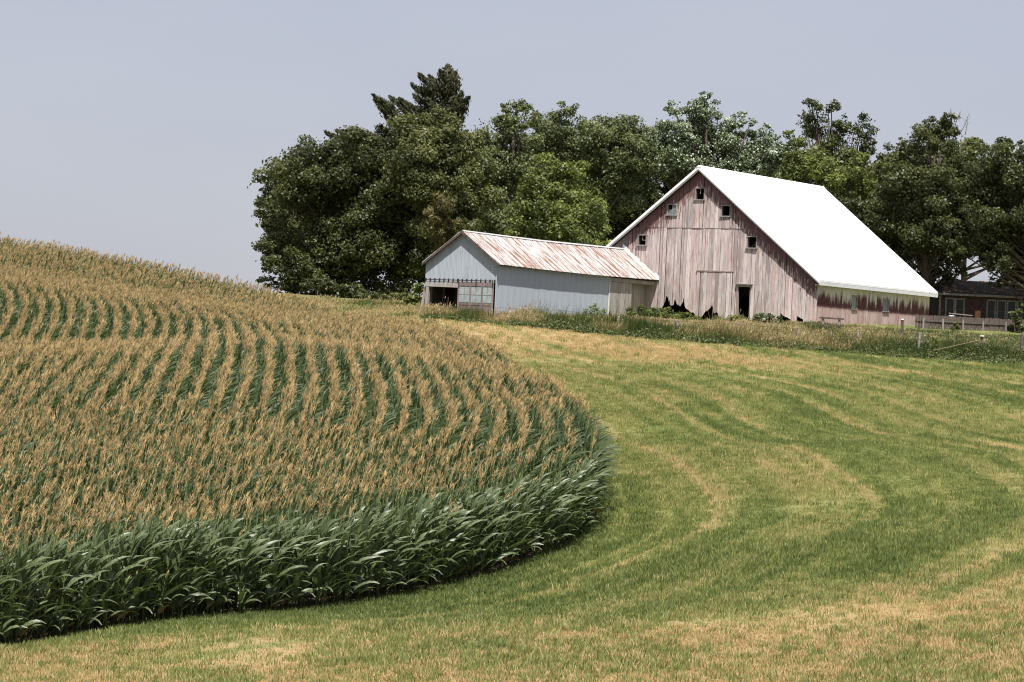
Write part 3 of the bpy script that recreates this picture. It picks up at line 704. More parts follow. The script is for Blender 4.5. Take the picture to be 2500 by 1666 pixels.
# plank section beside the barn and the recessed passage
def planks(y0, y1, x, z0f, z1, n, mt, seed):
    r = random.Random(seed)
    for i in range(n):
        a, b = y0 + (y1-y0)*i/n, y0 + (y1-y0)*(i+1)/n; j = r.uniform(-.008, .008)
        za, zb = z0f(i, n)
        MB().hexa([(x-.03+j, a+.005, za), (x+j, a+.005, za), (x+j, b-.005, zb), (x-.03+j, b-.005, zb)], [(x-.03+j, a+.005, z1), (x+j, a+.005, z1), (x+j, b-.005, z1), (x-.03+j, b-.005, z1)]).build('plank', mt, shed)
_rg = [.33, .12, -.55, -.6, -.62, -.6, -.6, -.05, .02, -.12, -.02, .05, -.2, -.35]
planks(-4.92, -2.36, SWX1 + .05, lambda i, n: (_rg[i] - .03, _rg[min(i+1, 13)] + .02) if i > 1 else (_rg[i], _rg[i]), 2.10, 14, M_PALE, 3)
MB().box(SWX1-.02, SWX1+.015, -3.7, -2.7, -.62, -.02).build('patch_panel', M_FLASH, shed)
planks(-2.5, GY-.05, SWX1 - .55, lambda i, n: (-.5, -.5), 2.3, 12, M_PALE, 4)
MB().box(SWX1-.05, SWX1+.06, -4.95, GY-.06, 2.12, 2.34).build('header_beam', M_PALE, shed)
# roof sheets
nsh = 27; wsh = (SY1 - SY0)/nsh; rs = {}
for s in (1, -1):
    ln = math.hypot(SHW, SZR-SZE); dirx, dirz = s*SHW/ln, -(SZR-SZE)/ln; nx, nz = -dirz*s, abs(dirx)
    mb = MB(); prof = []
    for i, (f, h) in enumerate(((0, .0), (.02, .03), (.07, .03), (.09, 0), (.33, 0), (.35, .018), (.38, .018), (.40, 0), (.64, 0), (.66, .018), (.69, .018), (.71, 0), (1.0, 0))):
        prof.append((f*wsh, h))
    V, Fc = [], []
    for (u, h) in prof:
        for d in (0, ln):
            V.append((dirx*d + s*abs(nx)*h*(1 if True else 1), u, dirz*d + nz*h))
    m_ = len(prof)
    for i in range(m_-1):
        Fc.append((2*i, 2*i+1, 2*i+3, 2*i+2) if s > 0 else (2*i, 2*i+2, 2*i+3, 2*i+1))
    V2 = [(v[0], v[1], v[2]-.012) for v in V]; off = len(V)
    Fall = Fc + [tuple(off+q for q in f[::-1]) for f in Fc] + [(1, off+1, off+3, 3)] + [(2*i+1, off+2*i+1, off+2*i+3, 2*i+3) for i in range(1, m_-1)]
    me = MB().add(V + V2, Fall).mesh('roof_sheet', M_RUST)
    for i in range(nsh):
        o = obj('roof_sheet', me, shed); yy = SY0 + i*wsh; sag = -.07*math.sin(math.pi*i/nsh)
        o.location = (SX, yy, SZR + sag + random.uniform(-.004, .004))
    # deck boards and rafters below
    MB().hexa([(SX, SY0+.03, SZR-.10), (SX+s*(SHW-.04), SY0+.03, SZE-.10+.03), (SX+s*(SHW-.04), SY1, SZE-.07), (SX, SY1, SZR-.10)][::s], [(SX, SY0+.03, SZR-.075), (SX+s*(SHW-.04), SY0+.03, SZE-.045), (SX+s*(SHW-.04), SY1, SZE-.045), (SX, SY1, SZR-.075)][::s]).build('roof_deck', M_DARKWOOD, shed)
    MB().hexa([(SX, SY0-.02, SZR-.17), (SX+s*(SHW+.0), SY0-.02, SZE-.17), (SX+s*SHW, SY0+.025, SZE-.17), (SX, SY0+.025, SZR-.17)][::s], [(SX, SY0-.02, SZR-.015), (SX+s*SHW, SY0-.02, SZE-.015), (SX+s*SHW, SY0+.025, SZE-.015), (SX, SY0+.025, SZR-.015)][::s]).build('rake_board', M_DARKWOOD, shed)
MB().add([(SX-.14, SY0-.02, SZR-.05), (SX, SY0-.02, SZR+.03), (SX+.14, SY0-.02, SZR-.05), (SX-.14, SY0+8.5, SZR-.12), (SX, SY0+8.5, SZR-.028), (SX+.14, SY0+8.5, SZR-.12), (SX-.14, SY1, SZR-.05), (SX, SY1, SZR+.045), (SX+.14, SY1, SZR-.05)], [(0, 1, 4, 3), (1, 2, 5, 4), (3, 4, 7, 6), (4, 5, 8, 7)]).build('ridge_cap', M_RUST, shed)
# flashing nailed to the gable along the roof line, ragged on top
for i in range(11):
    a, b = SX + SHW*i/11 - .02, SX + SHW*(i+1)/11 + .04; z = lambda x: SZR - SSL*(x-SX) + .02
    h = random.uniform(.14, .30)
    MB().hexa([(a, GY-.075-.003*(i % 2), z(a)-.03), (b, GY-.075-.003*(i % 2), z(b)-.03), (b, GY-.068-.003*(i % 2), z(b)-.03), (a, GY-.068-.003*(i % 2), z(a)-.03)], [(a, GY-.075-.003*(i % 2), z(a)+h), (b, GY-.075-.003*(i % 2), z(b)+h*.9), (b, GY-.068-.003*(i % 2), z(b)+h*.9), (a, GY-.068-.003*(i % 2), z(a)+h)]).build('flashing', M_FLASH, shed)
# ------------------------------------------------------------------ old building on the right, board fence, wire fence
def P_at(px, py, Y): return unproj(px, py, Y)
HY = 186.0
def shingle_mat():
    t = NT('dappled_shingles'); co = t.co('Object'); n = t.noise(t.map(co, (1.2, 1.2, 1.2)), 2.2, 5, .7); n2 = t.noise(t.map(co, (2, 1, 5)), 3, 4, .6)
    c = t.mix(n2, (0.022, 0.018, 0.017), (0.055, 0.042, 0.038)); c = t.mix(t.rng(n, .62, .70), c, (0.20, 0.11, 0.075))  # tree shade and sun flecks put into the shingle colours
    return t.done(c, .9)
M_SHING = shingle_mat()
M_LAP = plain('flaking_red_lap_siding', (0.060, 0.036, 0.036), .9, .5, 6)  # darkened: tree shade put into the siding colour
M_FRAME = plain('grey_white_frames', (0.17, 0.172, 0.172), .85, .4, 9)  # frames darkened likewise, shade in the colour
hx0 = P_at(2297, 740, HY)[0]; hx1 = hx0 + 8.5
he0, hr0 = P_at(2305, 716, HY)[2], P_at(2360, 689, HY)[2]
hb = gz(hx0 + 2, HY) - .3
house = thing('outbuilding', 'old shade-darkened outbuilding with pale window frames and worn shingle roof behind the board fence', 'building', (hx0, HY, hb))
H_ = he0 - hb
r_ = random.Random(4)
WX_ = [(P_at(a, 740, HY)[0]-hx0, P_at(b, 740, HY)[0]-hx0) for a, b in ((2311, 2327.5), (2334.5, 2352), (2412, 2428.5), (2437, 2453.5), (2461.5, 2478.5), (2486.5, 2502), (2511, 2527))]
wz0, wz1 = P_at(2330, 772, HY)[2]-hb - .25, P_at(2330, 731, HY)[2]-hb
sd = MB(); nz = 22
def lap_run(x0, x1):
    for i in range(nz):
        z0 = H_*i/nz; z1 = H_*(i+1)/nz
        if x1 - x0 > .05: sd.hexa([(x0, -.03, z0), (x1, -.03, z0), (x1, .02, z0), (x0, .02, z0)], [(x0, -.008, z1), (x1, -.008, z1), (x1, .02, z1), (x0, .02, z1)])
prev = 0.0
for a, b in WX_:
    lap_run(prev, a - .07); prev = b + .07
lap_run(prev, 8.5)
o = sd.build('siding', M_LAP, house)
ab = MB()
for a, b in WX_: ab.box(a-.07, b+.07, -.02, .02, 0, wz0).box(a-.07, b+.07, -.02, .02, wz1+.06, H_)
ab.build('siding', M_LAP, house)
for a, b in WX_:
    w = MB().box(a-.09, a, -.06, .03, wz0, wz1).box(b, b+.09, -.06, .03, wz0, wz1).box(a-.09, b+.09, -.06, .03, wz1, wz1+.09).build('window', M_FRAME, house)
    MB().box(a-.1, b+.1, -.09, .03, wz0-.06, wz0).build('sill', M_FRAME, w)
    zm = (wz0+wz1)/2; MB().box(a, b, -.015, .01, zm-.02, zm+.02).build('muntin', M_DARKWOOD, w)
    for q0, q1 in ((wz0, zm-.02), (zm+.02, wz1)): MB().box(a, b, -.004, .003, q0, q1).build('pane', M_GLASS_DARK, w)
MB().box(-.12, .0, -.05, .06, 0, H_).build('corner_board', M_FRAME, house)
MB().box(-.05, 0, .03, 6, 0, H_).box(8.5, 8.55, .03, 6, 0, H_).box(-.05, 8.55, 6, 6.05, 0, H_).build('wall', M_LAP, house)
rz = hr0 + .2 - hb
MB().hexa([(-.3, -.45, H_-.02), (8.9, -.45, H_-.02), (8.9, 3.0, rz-.1), (.5, 3.0, rz-.1)], [(-.3, -.45, H_+.05), (8.9, -.45, H_+.05), (8.9, 3.0, rz), (.5, 3.0, rz)]).build('roof_slope', M_SHING, house)
MB().hexa([(.5, 3.003, rz-.1), (8.9, 3.003, rz-.1), (8.9, 6.4, H_-.02), (-.3, 6.4, H_-.02)], [(.5, 3.003, rz), (8.9, 3.003, rz), (8.9, 6.4, H_+.05), (-.3, 6.4, H_+.05)]).build('roof_slope', M_SHING, house)
MB().box(-.3, 8.9, -.475, -.452, H_-.14, H_+.0).build('fascia', M_FRAME, house)
sm = MB(); rr = random.Random(2)
for i in range(110):
    u, v = rr.uniform(0, 8.4), rr.uniform(0, 1); yy = -.44 + 3.35*v; zz = H_+.055 + (rz-H_-.05)*(yy+.45)/3.45
    sm.hexa([(u, yy, zz), (u+.28, yy, zz+.0), (u+.28, yy+.18, zz+.06), (u, yy+.18, zz+.06)], [(u, yy, zz+.02), (u+.28, yy-.01, zz+.035), (u+.28, yy+.18, zz+.075), (u, yy+.18, zz+.075)])
o = sm.build('loose_shingles', plain('curled_shingle', (.22, .13, .095), .9, .5, 3), house); o['kind'] = 'stuff'
# small hatch
MB().box(P_at(2380, 760, HY)[0]-hx0, P_at(2394, 760, HY)[0]-hx0, -.06, -.032, wz0-.1, P_at(2385, 759, HY)[2]-hb).build('hatch', plain('raw_orange_board', (.36, .19, .12), .9, .3, 8), house)

# board fence: every picket, rail and post
FY = 170.5
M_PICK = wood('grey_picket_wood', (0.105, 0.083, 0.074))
M_RAIL = wood('fence_rail_wood', (0.11, 0.094, 0.083))
M_POST = wood('weathered_post', (0.20, 0.18, 0.165), .45)
f0 = P_at(2236, 768, FY); f1 = P_at(2560, 784, FY)
fence = thing('board_fence', 'weathered grey board fence of close pickets running right from the barn corner', 'fence', (f0[0], FY, f0[2]))
npk = 52; fl = f1[0]-f0[0]; fdz = f1[2]-f0[2]; r_ = random.Random(8)
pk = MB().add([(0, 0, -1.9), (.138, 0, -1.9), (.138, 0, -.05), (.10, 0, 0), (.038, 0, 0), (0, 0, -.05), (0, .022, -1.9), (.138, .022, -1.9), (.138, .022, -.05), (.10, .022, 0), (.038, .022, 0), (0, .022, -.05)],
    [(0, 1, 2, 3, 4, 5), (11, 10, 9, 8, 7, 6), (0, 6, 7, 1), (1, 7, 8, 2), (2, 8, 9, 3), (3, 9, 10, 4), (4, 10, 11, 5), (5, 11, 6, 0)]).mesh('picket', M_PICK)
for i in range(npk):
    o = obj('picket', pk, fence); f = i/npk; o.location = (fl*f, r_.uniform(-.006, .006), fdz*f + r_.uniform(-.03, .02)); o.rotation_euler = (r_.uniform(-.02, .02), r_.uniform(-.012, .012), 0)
for z in (-.34, -1.08):
    MB().hexa([(-.05, -.06, z-.05), (fl, -.06, z-.05+fdz), (fl, -.012, z-.05+fdz), (-.05, -.012, z-.05)], [(-.05, -.06, z+.05), (fl, -.06, z+.05+fdz), (fl, -.012, z+.05+fdz), (-.05, -.012, z+.05)]).build('rail', M_RAIL, fence)
for px in (2254, 2302, 2351, 2400, 2455, 2512):
    x = P_at(px, 780, FY)[0]-f0[0]; MB().box(x-.055, x+.055, -.17, -.063, -2.2, -.18+fdz*x/fl).build('post', M_POST, fence)

# short two-rail section by the barn corner
q0 = P_at(2001, 775, 164.5); tr_ = thing('rail_fence_section', 'short dark two-rail fence section in front of the barn corner', 'fence', (q0[0], 164.5, q0[2]))
q1 = P_at(2060, 776, 164.5); l_ = q1[0]-q0[0]
for z in (-.02, -.42): MB().bar((-.02, -.09, z), (l_+.02, -.09, z-.03), .10, .05, (0, 1, 0)).build('rail', M_DARKWOOD, tr_)
for x in (.19, l_-.26): MB().tube([(x, 0, -1.2), (x+.01, 0, .12)], .065, 8).build('post', M_OLDWOOD, tr_)

# wire fence along the weeds
WFY = 158.5
posts = [(1213, 748), (1367, 754), (1511, 772), (1655, 781), (1802, 788), (1949, 799), (2095, 806), (2246, 812), (2397, 822), (2495, 815)]
p0 = P_at(1213, 780, WFY); wf = thing('wire_fence', 'wire fence on crooked grey wooden posts along the weeds', 'fence', (p0[0], WFY, gz(p0[0], WFY)))
tops = []; r_ = random.Random(3)
for i, (px, py) in enumerate(posts):
    yy = WFY - 1.2*(i/9); t_ = P_at(px, py, yy); g_ = gz(t_[0], yy); o_ = Vector(wf.location); lean = r_.uniform(-.07, .07); rad = r_.uniform(.06, .085)
    b_ = Vector((t_[0]+lean, yy, g_-.25)) - o_; tt = Vector(t_) - o_
    if tt.z - b_.z < .9: b_.z = tt.z - .95
    mid = (b_+tt)/2 + Vector((r_.uniform(-.03, .03), 0, 0))
    mb = MB().tube([b_, mid, tt - Vector((0, 0, .04)), tt], [rad*1.1, rad, rad*.92, rad*.6], 7)
    mb.build('post', M_POST if i not in (8, 9) else M_DARKWOOD, wf, True); tops.append((tt, b_))
for lv in (.08, .38, .68):
    mb = MB()
    for (t0, b0), (t1, b1) in zip(tops[:-1], tops[1:]):
        a, b = t0 + Vector((0, -.08, -lv)), t1 + Vector((0, -.08, -lv)); m = (a+b)/2 - Vector((0, 0, .03)); mb.tube([a, m, b], .006, 4, False)
    mb.build('wire', M_IRON, wf)
cp_ = P_at(2397, 822, WFY-1.1); g_ = Vector(cp_) - Vector(wf.location)
MB().box(g_.x-.11, g_.x+.11, g_.y-.1, g_.y+.1, g_.z, g_.z+.07).build('post_cap', M_FLASH, wf)
# braces leaning on that post
a_, b_ = P_at(2277, 857, WFY-2.0), P_at(2392, 831, WFY-1.25)
br = thing('brace_pole', 'long pale pole braced slanting against the white-capped fence post', 'pole', a_)
MB().tube([(0, 0, 0), tuple(Vector(b_)-Vector(a_))], .035, 6).build('pole', plain('pale_pole_wood', (.21, .155, .105), .9, .25, 8), br)
a_, b_ = P_at(2419, 846, WFY-1.6), P_at(2402, 834, WFY-1.25)
br = thing('brace_stick', 'short pale stick right of the white-capped fence post', 'stick', a_)
MB().tube([(0, 0, 0), tuple(Vector(b_)-Vector(a_))], .022, 6).build('stick', M_POST, br)
# steel stake and capped post by the barn's far end
a_ = P_at(2193, 770, 163.0); st = thing('steel_stake', 'thin rust red steel stake standing in weeds before the barn side', 'stake', (a_[0], 163.0, gz(a_[0], 163.0)-.1))
hh = a_[2]-gz(a_[0], 163.0)+.1; MB().box(-.025, .025, -.004, .004, 0, hh).box(-.004, .004, .004, .035, 0, hh).build('shaft', plain('red_rusty_steel', (.30, .07, .05), .7, .3, 8), st)
for q in range(5): MB().box(-.03, .03, -.012, -.004, hh*.35+q*.2, hh*.35+q*.2+.03).build('stud', M_IRON, st)
a_ = P_at(2203, 781, 164.0); st = thing('capped_post', 'short dark fence post with a white top near the red stake', 'post', (a_[0], 164.0, gz(a_[0], 164.0)-.1))
hh = a_[2]-gz(a_[0], 164.0)+.1; MB().tube([(0, 0, 0), (.01, 0, hh*.5), (0, 0, hh)], [.09, .085, .08], 8).build('shaft', M_DARKWOOD, st); MB().tube([(0, 0, hh), (0, 0, hh+.05)], [.095, .08], 8).build('cap', M_FLASH, st)
# things leaning behind the board fence
a_, b_ = P_at(2317, 765, FY+1.2), P_at(2374, 771, FY+1.2)
pl = thing('plank', 'long dark plank lying level behind the board fence', 'plank', a_); v_ = Vector(b_)-Vector(a_)
MB().bar((0, 0, 0), tuple(v_), .22, .05, (0, 0, 1)).build('board', M_OLDWOOD, pl)
for f in (.15, .85): MB().box(v_.x*f-.05, v_.x*f+.05, -.05, .05, -1.6, v_.z*f-.03).build('leg', M_DARKWOOD, pl)
a_ = P_at(2323, 770, FY+.7); bk = thing('pale_oddment', 'small pale tub showing over the board fence', 'tub', (a_[0], FY+.7, a_[2]-.5))  # pale thing of unknown kind, modelled as a pail
MB().tube([(0, 0, 0), (0, 0, .45), (0, 0, .5), (0, 0, .46)], [.13, .155, .17, .145], 12).build('shell', plain('pale_blue_plastic', (.55, .63, .68), .5, .1, 4), bk, True)
MB().tube([(-.15, 0, .44), (-.11, 0, .56), (0, 0, .61), (.11, 0, .56), (.15, 0, .44)], .008, 5).build('bail', M_IRON, bk)
# ------------------------------------------------------------------ trees: lobes of leaf clumps on limbs
M_BARK = plain('grey_brown_bark', (0.085, 0.068, 0.055), .95, .4, 5)
def ramp_of(dark, mid, light, tip=None):
    return [(0.0, dark), (0.45, mid), (0.85, light), (1.0, tip or light)]
M_LEAF = {
 'dark':   leaf_mat('dark_green_leaves', ramp_of((0.026, 0.034, 0.010), (0.054, 0.066, 0.019), (0.105, 0.116, 0.039))),
 'olive':  leaf_mat('olive_leaves', ramp_of((0.038, 0.046, 0.013), (0.079, 0.092, 0.027), (0.147, 0.156, 0.054))),
 'bright': leaf_mat('yellow_green_leaves', ramp_of((0.046, 0.064, 0.014), (0.105, 0.131, 0.029), (0.192, 0.218, 0.054))),
 'mid':    leaf_mat('mid_green_leaves', ramp_of((0.046, 0.062, 0.022), (0.101, 0.122, 0.046), (0.176, 0.197, 0.084))),
 'silver': leaf_mat('silver_backed_leaves', ramp_of((0.043, 0.065, 0.024), (0.089, 0.120, 0.053), (0.169, 0.203, 0.108), (0.553, 0.614, 0.506)), .5, .2),
 'cedar':  leaf_mat('cedar_sprays', ramp_of((0.028, 0.033, 0.015), (0.054, 0.059, 0.028), (0.087, 0.087, 0.046)), .7, .1, .15),
 'brown':  leaf_mat('browning_leaves', ramp_of((0.051, 0.046, 0.015), (0.102, 0.092, 0.031), (0.160, 0.141, 0.051)), .6, .25),
}
def crown_points(lobes, rng, dens, clump, up=0.35):
    """leaf positions, normals and tints for a list of (centre, radius) lobes"""
    P, N, T = [], [], []
    for c, r in lobes:
        nc = max(7, int(15.0*(r/1.7)**2))
        d = rng.normal(size=(nc, 3)); d /= np.linalg.norm(d, axis=1, keepdims=True); d[:, 2] = d[:, 2]*.9 + .1
        d[:, 1] = np.where(rng.random(nc) < .7, -np.abs(d[:, 1]), d[:, 1])            # fuller towards the open side
        cc = np.asarray(c) + d*r*rng.uniform(.5, 1.08, (nc, 1)); cr = r*rng.uniform(.20, .44, nc)*clump
        ct = rng.normal(0, .2, nc)
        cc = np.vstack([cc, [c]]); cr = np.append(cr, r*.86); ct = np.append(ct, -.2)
        for k in range(len(cc)):
            n = int(dens*cr[k]**2*(0.42 if k == len(cc)-1 else 1.0)*700); v = rng.normal(size=(n, 3)); v /= np.linalg.norm(v, axis=1, keepdims=True)
            rad = cr[k]*rng.uniform(.3, 1.08, n)**.6*np.where(rng.random(n) < .16, rng.uniform(1, 1.5, n), 1)
            p = cc[k] + v*rad[:, None]*np.array([1.15, 1.0, .78])
            nn = v*.62 + rng.normal(size=(n, 3))*.5 + np.array([0, -.15, up]); nn /= np.linalg.norm(nn, axis=1, keepdims=True)
            P.append(p); N.append(nn); T.append(np.clip(.5 + ct[k] + .12*v[:, 2] + rng.normal(0, .17, n), 0, .93))  # clump tops paler, cores darker: light and shade put into the tint
    return np.vstack(P), np.vstack(N), np.concatenate(T)
def tree(name, label, kind, Y, lobes_px, seed, dens=1.0, leaf=(.20, .125), base_px=None, silver=0.0, clump=1.0, group=None):
    rng = np.random.default_rng(seed); ppm = F_PX/Y; lobes = []
    for px, py, rp, *dy in lobes_px:
        yy = Y + (dy[0] if dy else 0) + rng.uniform(-.5, .5)*min(4.0, 2.2*rp/ppm); lobes.append((np.array(unproj(px, py, yy)), rp/ppm))
    fill = []                                       # smaller lobes between neighbours close the crown
    for i, (c, r) in enumerate(lobes):
        near = sorted(range(len(lobes)), key=lambda j: np.linalg.norm(lobes[j][0] - c))[1:4]
        for j in near:
            if j > i and np.linalg.norm(lobes[j][0] - c) > .55*(r + lobes[j][1]): fill.append(((c + lobes[j][0])/2 + rng.normal(0, .25, 3), .62*min(r, lobes[j][1])))
    lobes += fill
    cx = np.average([l[0][0] for l in lobes], weights=[l[1] for l in lobes]) if base_px is None else unproj(base_px, 700, Y)[0]
    root = thing(name, label, 'tree', (cx, Y, gz(cx, Y) - .1), 0, group); o_ = np.array(root.location)
    lob = [(c - o_, r) for c, r in lobes]
    P, N, T = crown_points(lob, rng, dens, clump)
    k = P[:, 2] > -.9; P, N, T = P[k], N[k], T[k]
    if silver: T = np.where(rng.random(len(T)) < silver, 1.0, T)
    s = rng.uniform(.7, 1.25, len(P))
    obj('crown', quad_mesh('crown', kites(P, N, leaf[0]*s, leaf[1]*s, rng=rng), M_LEAF[kind], T), root)
    top = max(c[2] for c, r in lob); h = max(1.5, min(top*.62, top - 2.2)); tr_ = .13 + .012*top
    MB().tube([(0, 0, -.3), (.05, 0, h*.3), (-.08, .1, h*.65), (.05, 0, h)], [tr_*1.25, tr_, tr_*.7, tr_*.25], 8).build('trunk', M_BARK, root, True)
    for c, r in lob:
        z0 = max(.8, min(h*.9, c[2]*.55)); a = Vector((0, 0, z0)); b = Vector(c) - Vector((0, 0, r*.25)); m = a.lerp(b, .5) + Vector((0, 0, -.12*(b-a).length))
        MB().tube([a, m, b], [tr_*.38, tr_*.25, .03], 6).build('limb', M_BARK, root, True)
    return root
tree('broadleaf_tree', 'dark spreading broadleaf tree leftmost, rising from behind the corn', 'dark', 188, [(690,610,62),(672,528,48),(735,452,72),(795,405,75),(855,378,68),(905,455,88),(820,520,98),(905,585,95),(800,620,85),(720,655,55),(965,525,75),(960,640,65),(880,690,55),(640,515,20),(650,690,22),(700,700,40),(770,700,50),(845,720,50),(925,735,45),(990,690,50),(985,735,35),(655,600,35)], 1, 1.0)
tree('broadleaf_tree', 'olive green broadleaf tree right below the cedar top, behind the shed', 'olive', 186.5, [(1010,352,72),(1080,332,62),(1122,402,74),(1040,440,88),(1130,485,76),(1000,545,68),(1080,565,78),(1060,640,58),(1135,575,55),(1010,650,50),(1000,610,50)], 2, 1.0)
tree('vine_draped_tree', 'small brownish drooping tree just above the shed ridge end', 'brown', 181.5, [(1078,500,34),(1062,555,38),(1108,560,34),(1085,605,30)], 3, .9, (.34, .10))
tree('broadleaf_tree', 'broadleaf tree with a narrow pale-tufted top, right of the cedar', 'mid', 192, [(1200,332,55),(1228,420,68),(1190,472,68),(1262,305,34),(1264,258,26),(1238,268,18),(1286,262,16),(1222,545,58),(1290,350,40)], 4, 1.0, silver=.05)
tree('broadleaf_tree', 'bright yellow-green broadleaf tree behind the middle of the shed roof', 'bright', 183, [(1400,472,70),(1350,440,56),(1430,530,62),(1340,530,72),(1395,575,66),(1290,570,56),(1462,560,34),(1300,450,40),(1470,600,30)], 5, 1.0)
tree('broadleaf_tree', 'grey-green broadleaf tree between the yellow-green tree and the barn peak', 'mid', 205, [(1330,300,42),(1390,288,36),(1420,350,66),(1340,362,58),(1480,332,62),(1500,420,76),(1420,430,58),(1545,310,42),(1480,500,60),(1300,290,22),(1560,380,50)], 6, 1.0)
tree('silver_poplar', 'tall silvery-leaved poplar right behind the barn peak', 'silver', 208, [(1715,268,40),(1688,322,56),(1762,332,56),(1640,330,50),(1600,385,68),(1830,350,50),(1882,362,42),(1720,392,78),(1820,412,68),(1560,455,58),(1905,412,48),(1720,235,16),(1650,270,24),(1800,300,24),(1870,320,20)], 7, 1.0, silver=.13)
tree('broadleaf_tree', 'tall airy dark tree with sky gaps, above the far end of the barn roof', 'dark', 216, [(1990,278,30),(2012,322,40),(2060,312,32),(2108,300,24),(2100,352,36),(2040,372,44),(2128,322,14),(1975,250,15),(2030,262,18),(2120,370,20),(1965,300,20)], 8, .85)
tree('broadleaf_tree', 'yellow-green tree beside the far end of the barn roof', 'bright', 203, [(1960,384,46),(2020,432,52),(2082,422,42),(2102,392,26),(1930,442,50),(2050,492,54),(2118,470,38),(1925,328,16),(2110,540,45)], 9, .9)
tree('broadleaf_tree', 'large dark tree with dead twigs on top, right of the barn', 'dark', 187, [(2212,392,52),(2250,345,42),(2302,322,40),(2332,375,44),(2242,462,76),(2330,470,72),(2162,490,46),(2190,562,68),(2280,580,70),(2232,648,52),(2290,650,38),(2320,290,20),(2270,310,24),(2180,420,34),(2340,610,36),(2300,690,30),(2330,545,50),(2345,660,20),(2375,600,28)], 10, 1.05)
tree('broadleaf_tree', 'dark tree cut by the right edge of the picture, above the outbuilding', 'dark', 184, [(2432,382,46),(2392,422,44),(2452,472,66),(2502,432,56),(2412,545,56),(2472,592,66),(2532,522,58),(2440,648,40),(2510,655,48),(2500,375,26),(2450,345,20),(2345,555,42,1),(2372,490,44,1),(2400,600,34,1),(2430,560,40,0),(2480,520,50,0),(2400,450,40,1),(2330,600,36,0),(2310,540,40,0),(2420,640,30,1),(2455,672,26,1),(2492,684,28,1),(2430,690,18,1),(2560,450,60),(2560,600,60),(2375,500,34),(2420,610,40)], 11, 1.0, base_px=2600)
tree('broadleaf_tree', 'dark tree close behind the low end of the barn roof', 'dark', 194, [(2122,545,56),(2172,620,52),(2082,505,38),(2140,600,45),(2250,700,40),(2280,730,30)], 12, 1.0)
for i, (x0, lab) in enumerate(((800, 'shaded tree standing farthest back behind the leftmost tree'), (1180, 'shaded tree standing farthest back behind the shed roof'), (1560, 'shaded tree standing farthest back behind the barn gable'), (1900, 'shaded tree standing farthest back behind the barn roof'), (2270, 'shaded tree standing farthest back right of the barn'))):
    tree('background_tree', lab, 'olive', 212 + i, [(x0+dx, y, r) for dx, y, r in ((0, 430, 80), (110, 420, 75), (-90, 470, 75), (60, 540, 85), (190, 480, 75), (190, 580, 70), (-60, 580, 75), (260, 420, 60), (280, 540, 70))], 20+i, .35, (.36, .22), group='shaded trees in the back of the wood')
# dead twigs above the dark tree
def twigs():
    root = [o for o in bpy.data.objects if o.get('label', '').startswith('large dark tree with dead twigs')][0]; o_ = Vector(root.location); r = random.Random(6)
    for px0, py0, px1, py1 in ((2318, 310, 2322, 268), (2330, 318, 2345, 272), (2342, 330, 2366, 275), (2356, 330, 2362, 290)):
        a, b = Vector(unproj(px0, py0, 198)) - o_, Vector(unproj(px1, py1, 198)) - o_; m = a.lerp(b, .5) + Vector((r.uniform(-.15, .15), 0, 0))
        mb = MB().tube([a, m, b], [.03, .02, .006], 5)
        for _ in range(3):
            q = a.lerp(b, r.uniform(.4, .9)); mb.tube([q, q + Vector((r.uniform(-.3, .3), 0, r.uniform(.2, .5)))], [.012, .004], 4)
        mb.build('dead_twig', M_BARK, root)
twigs()
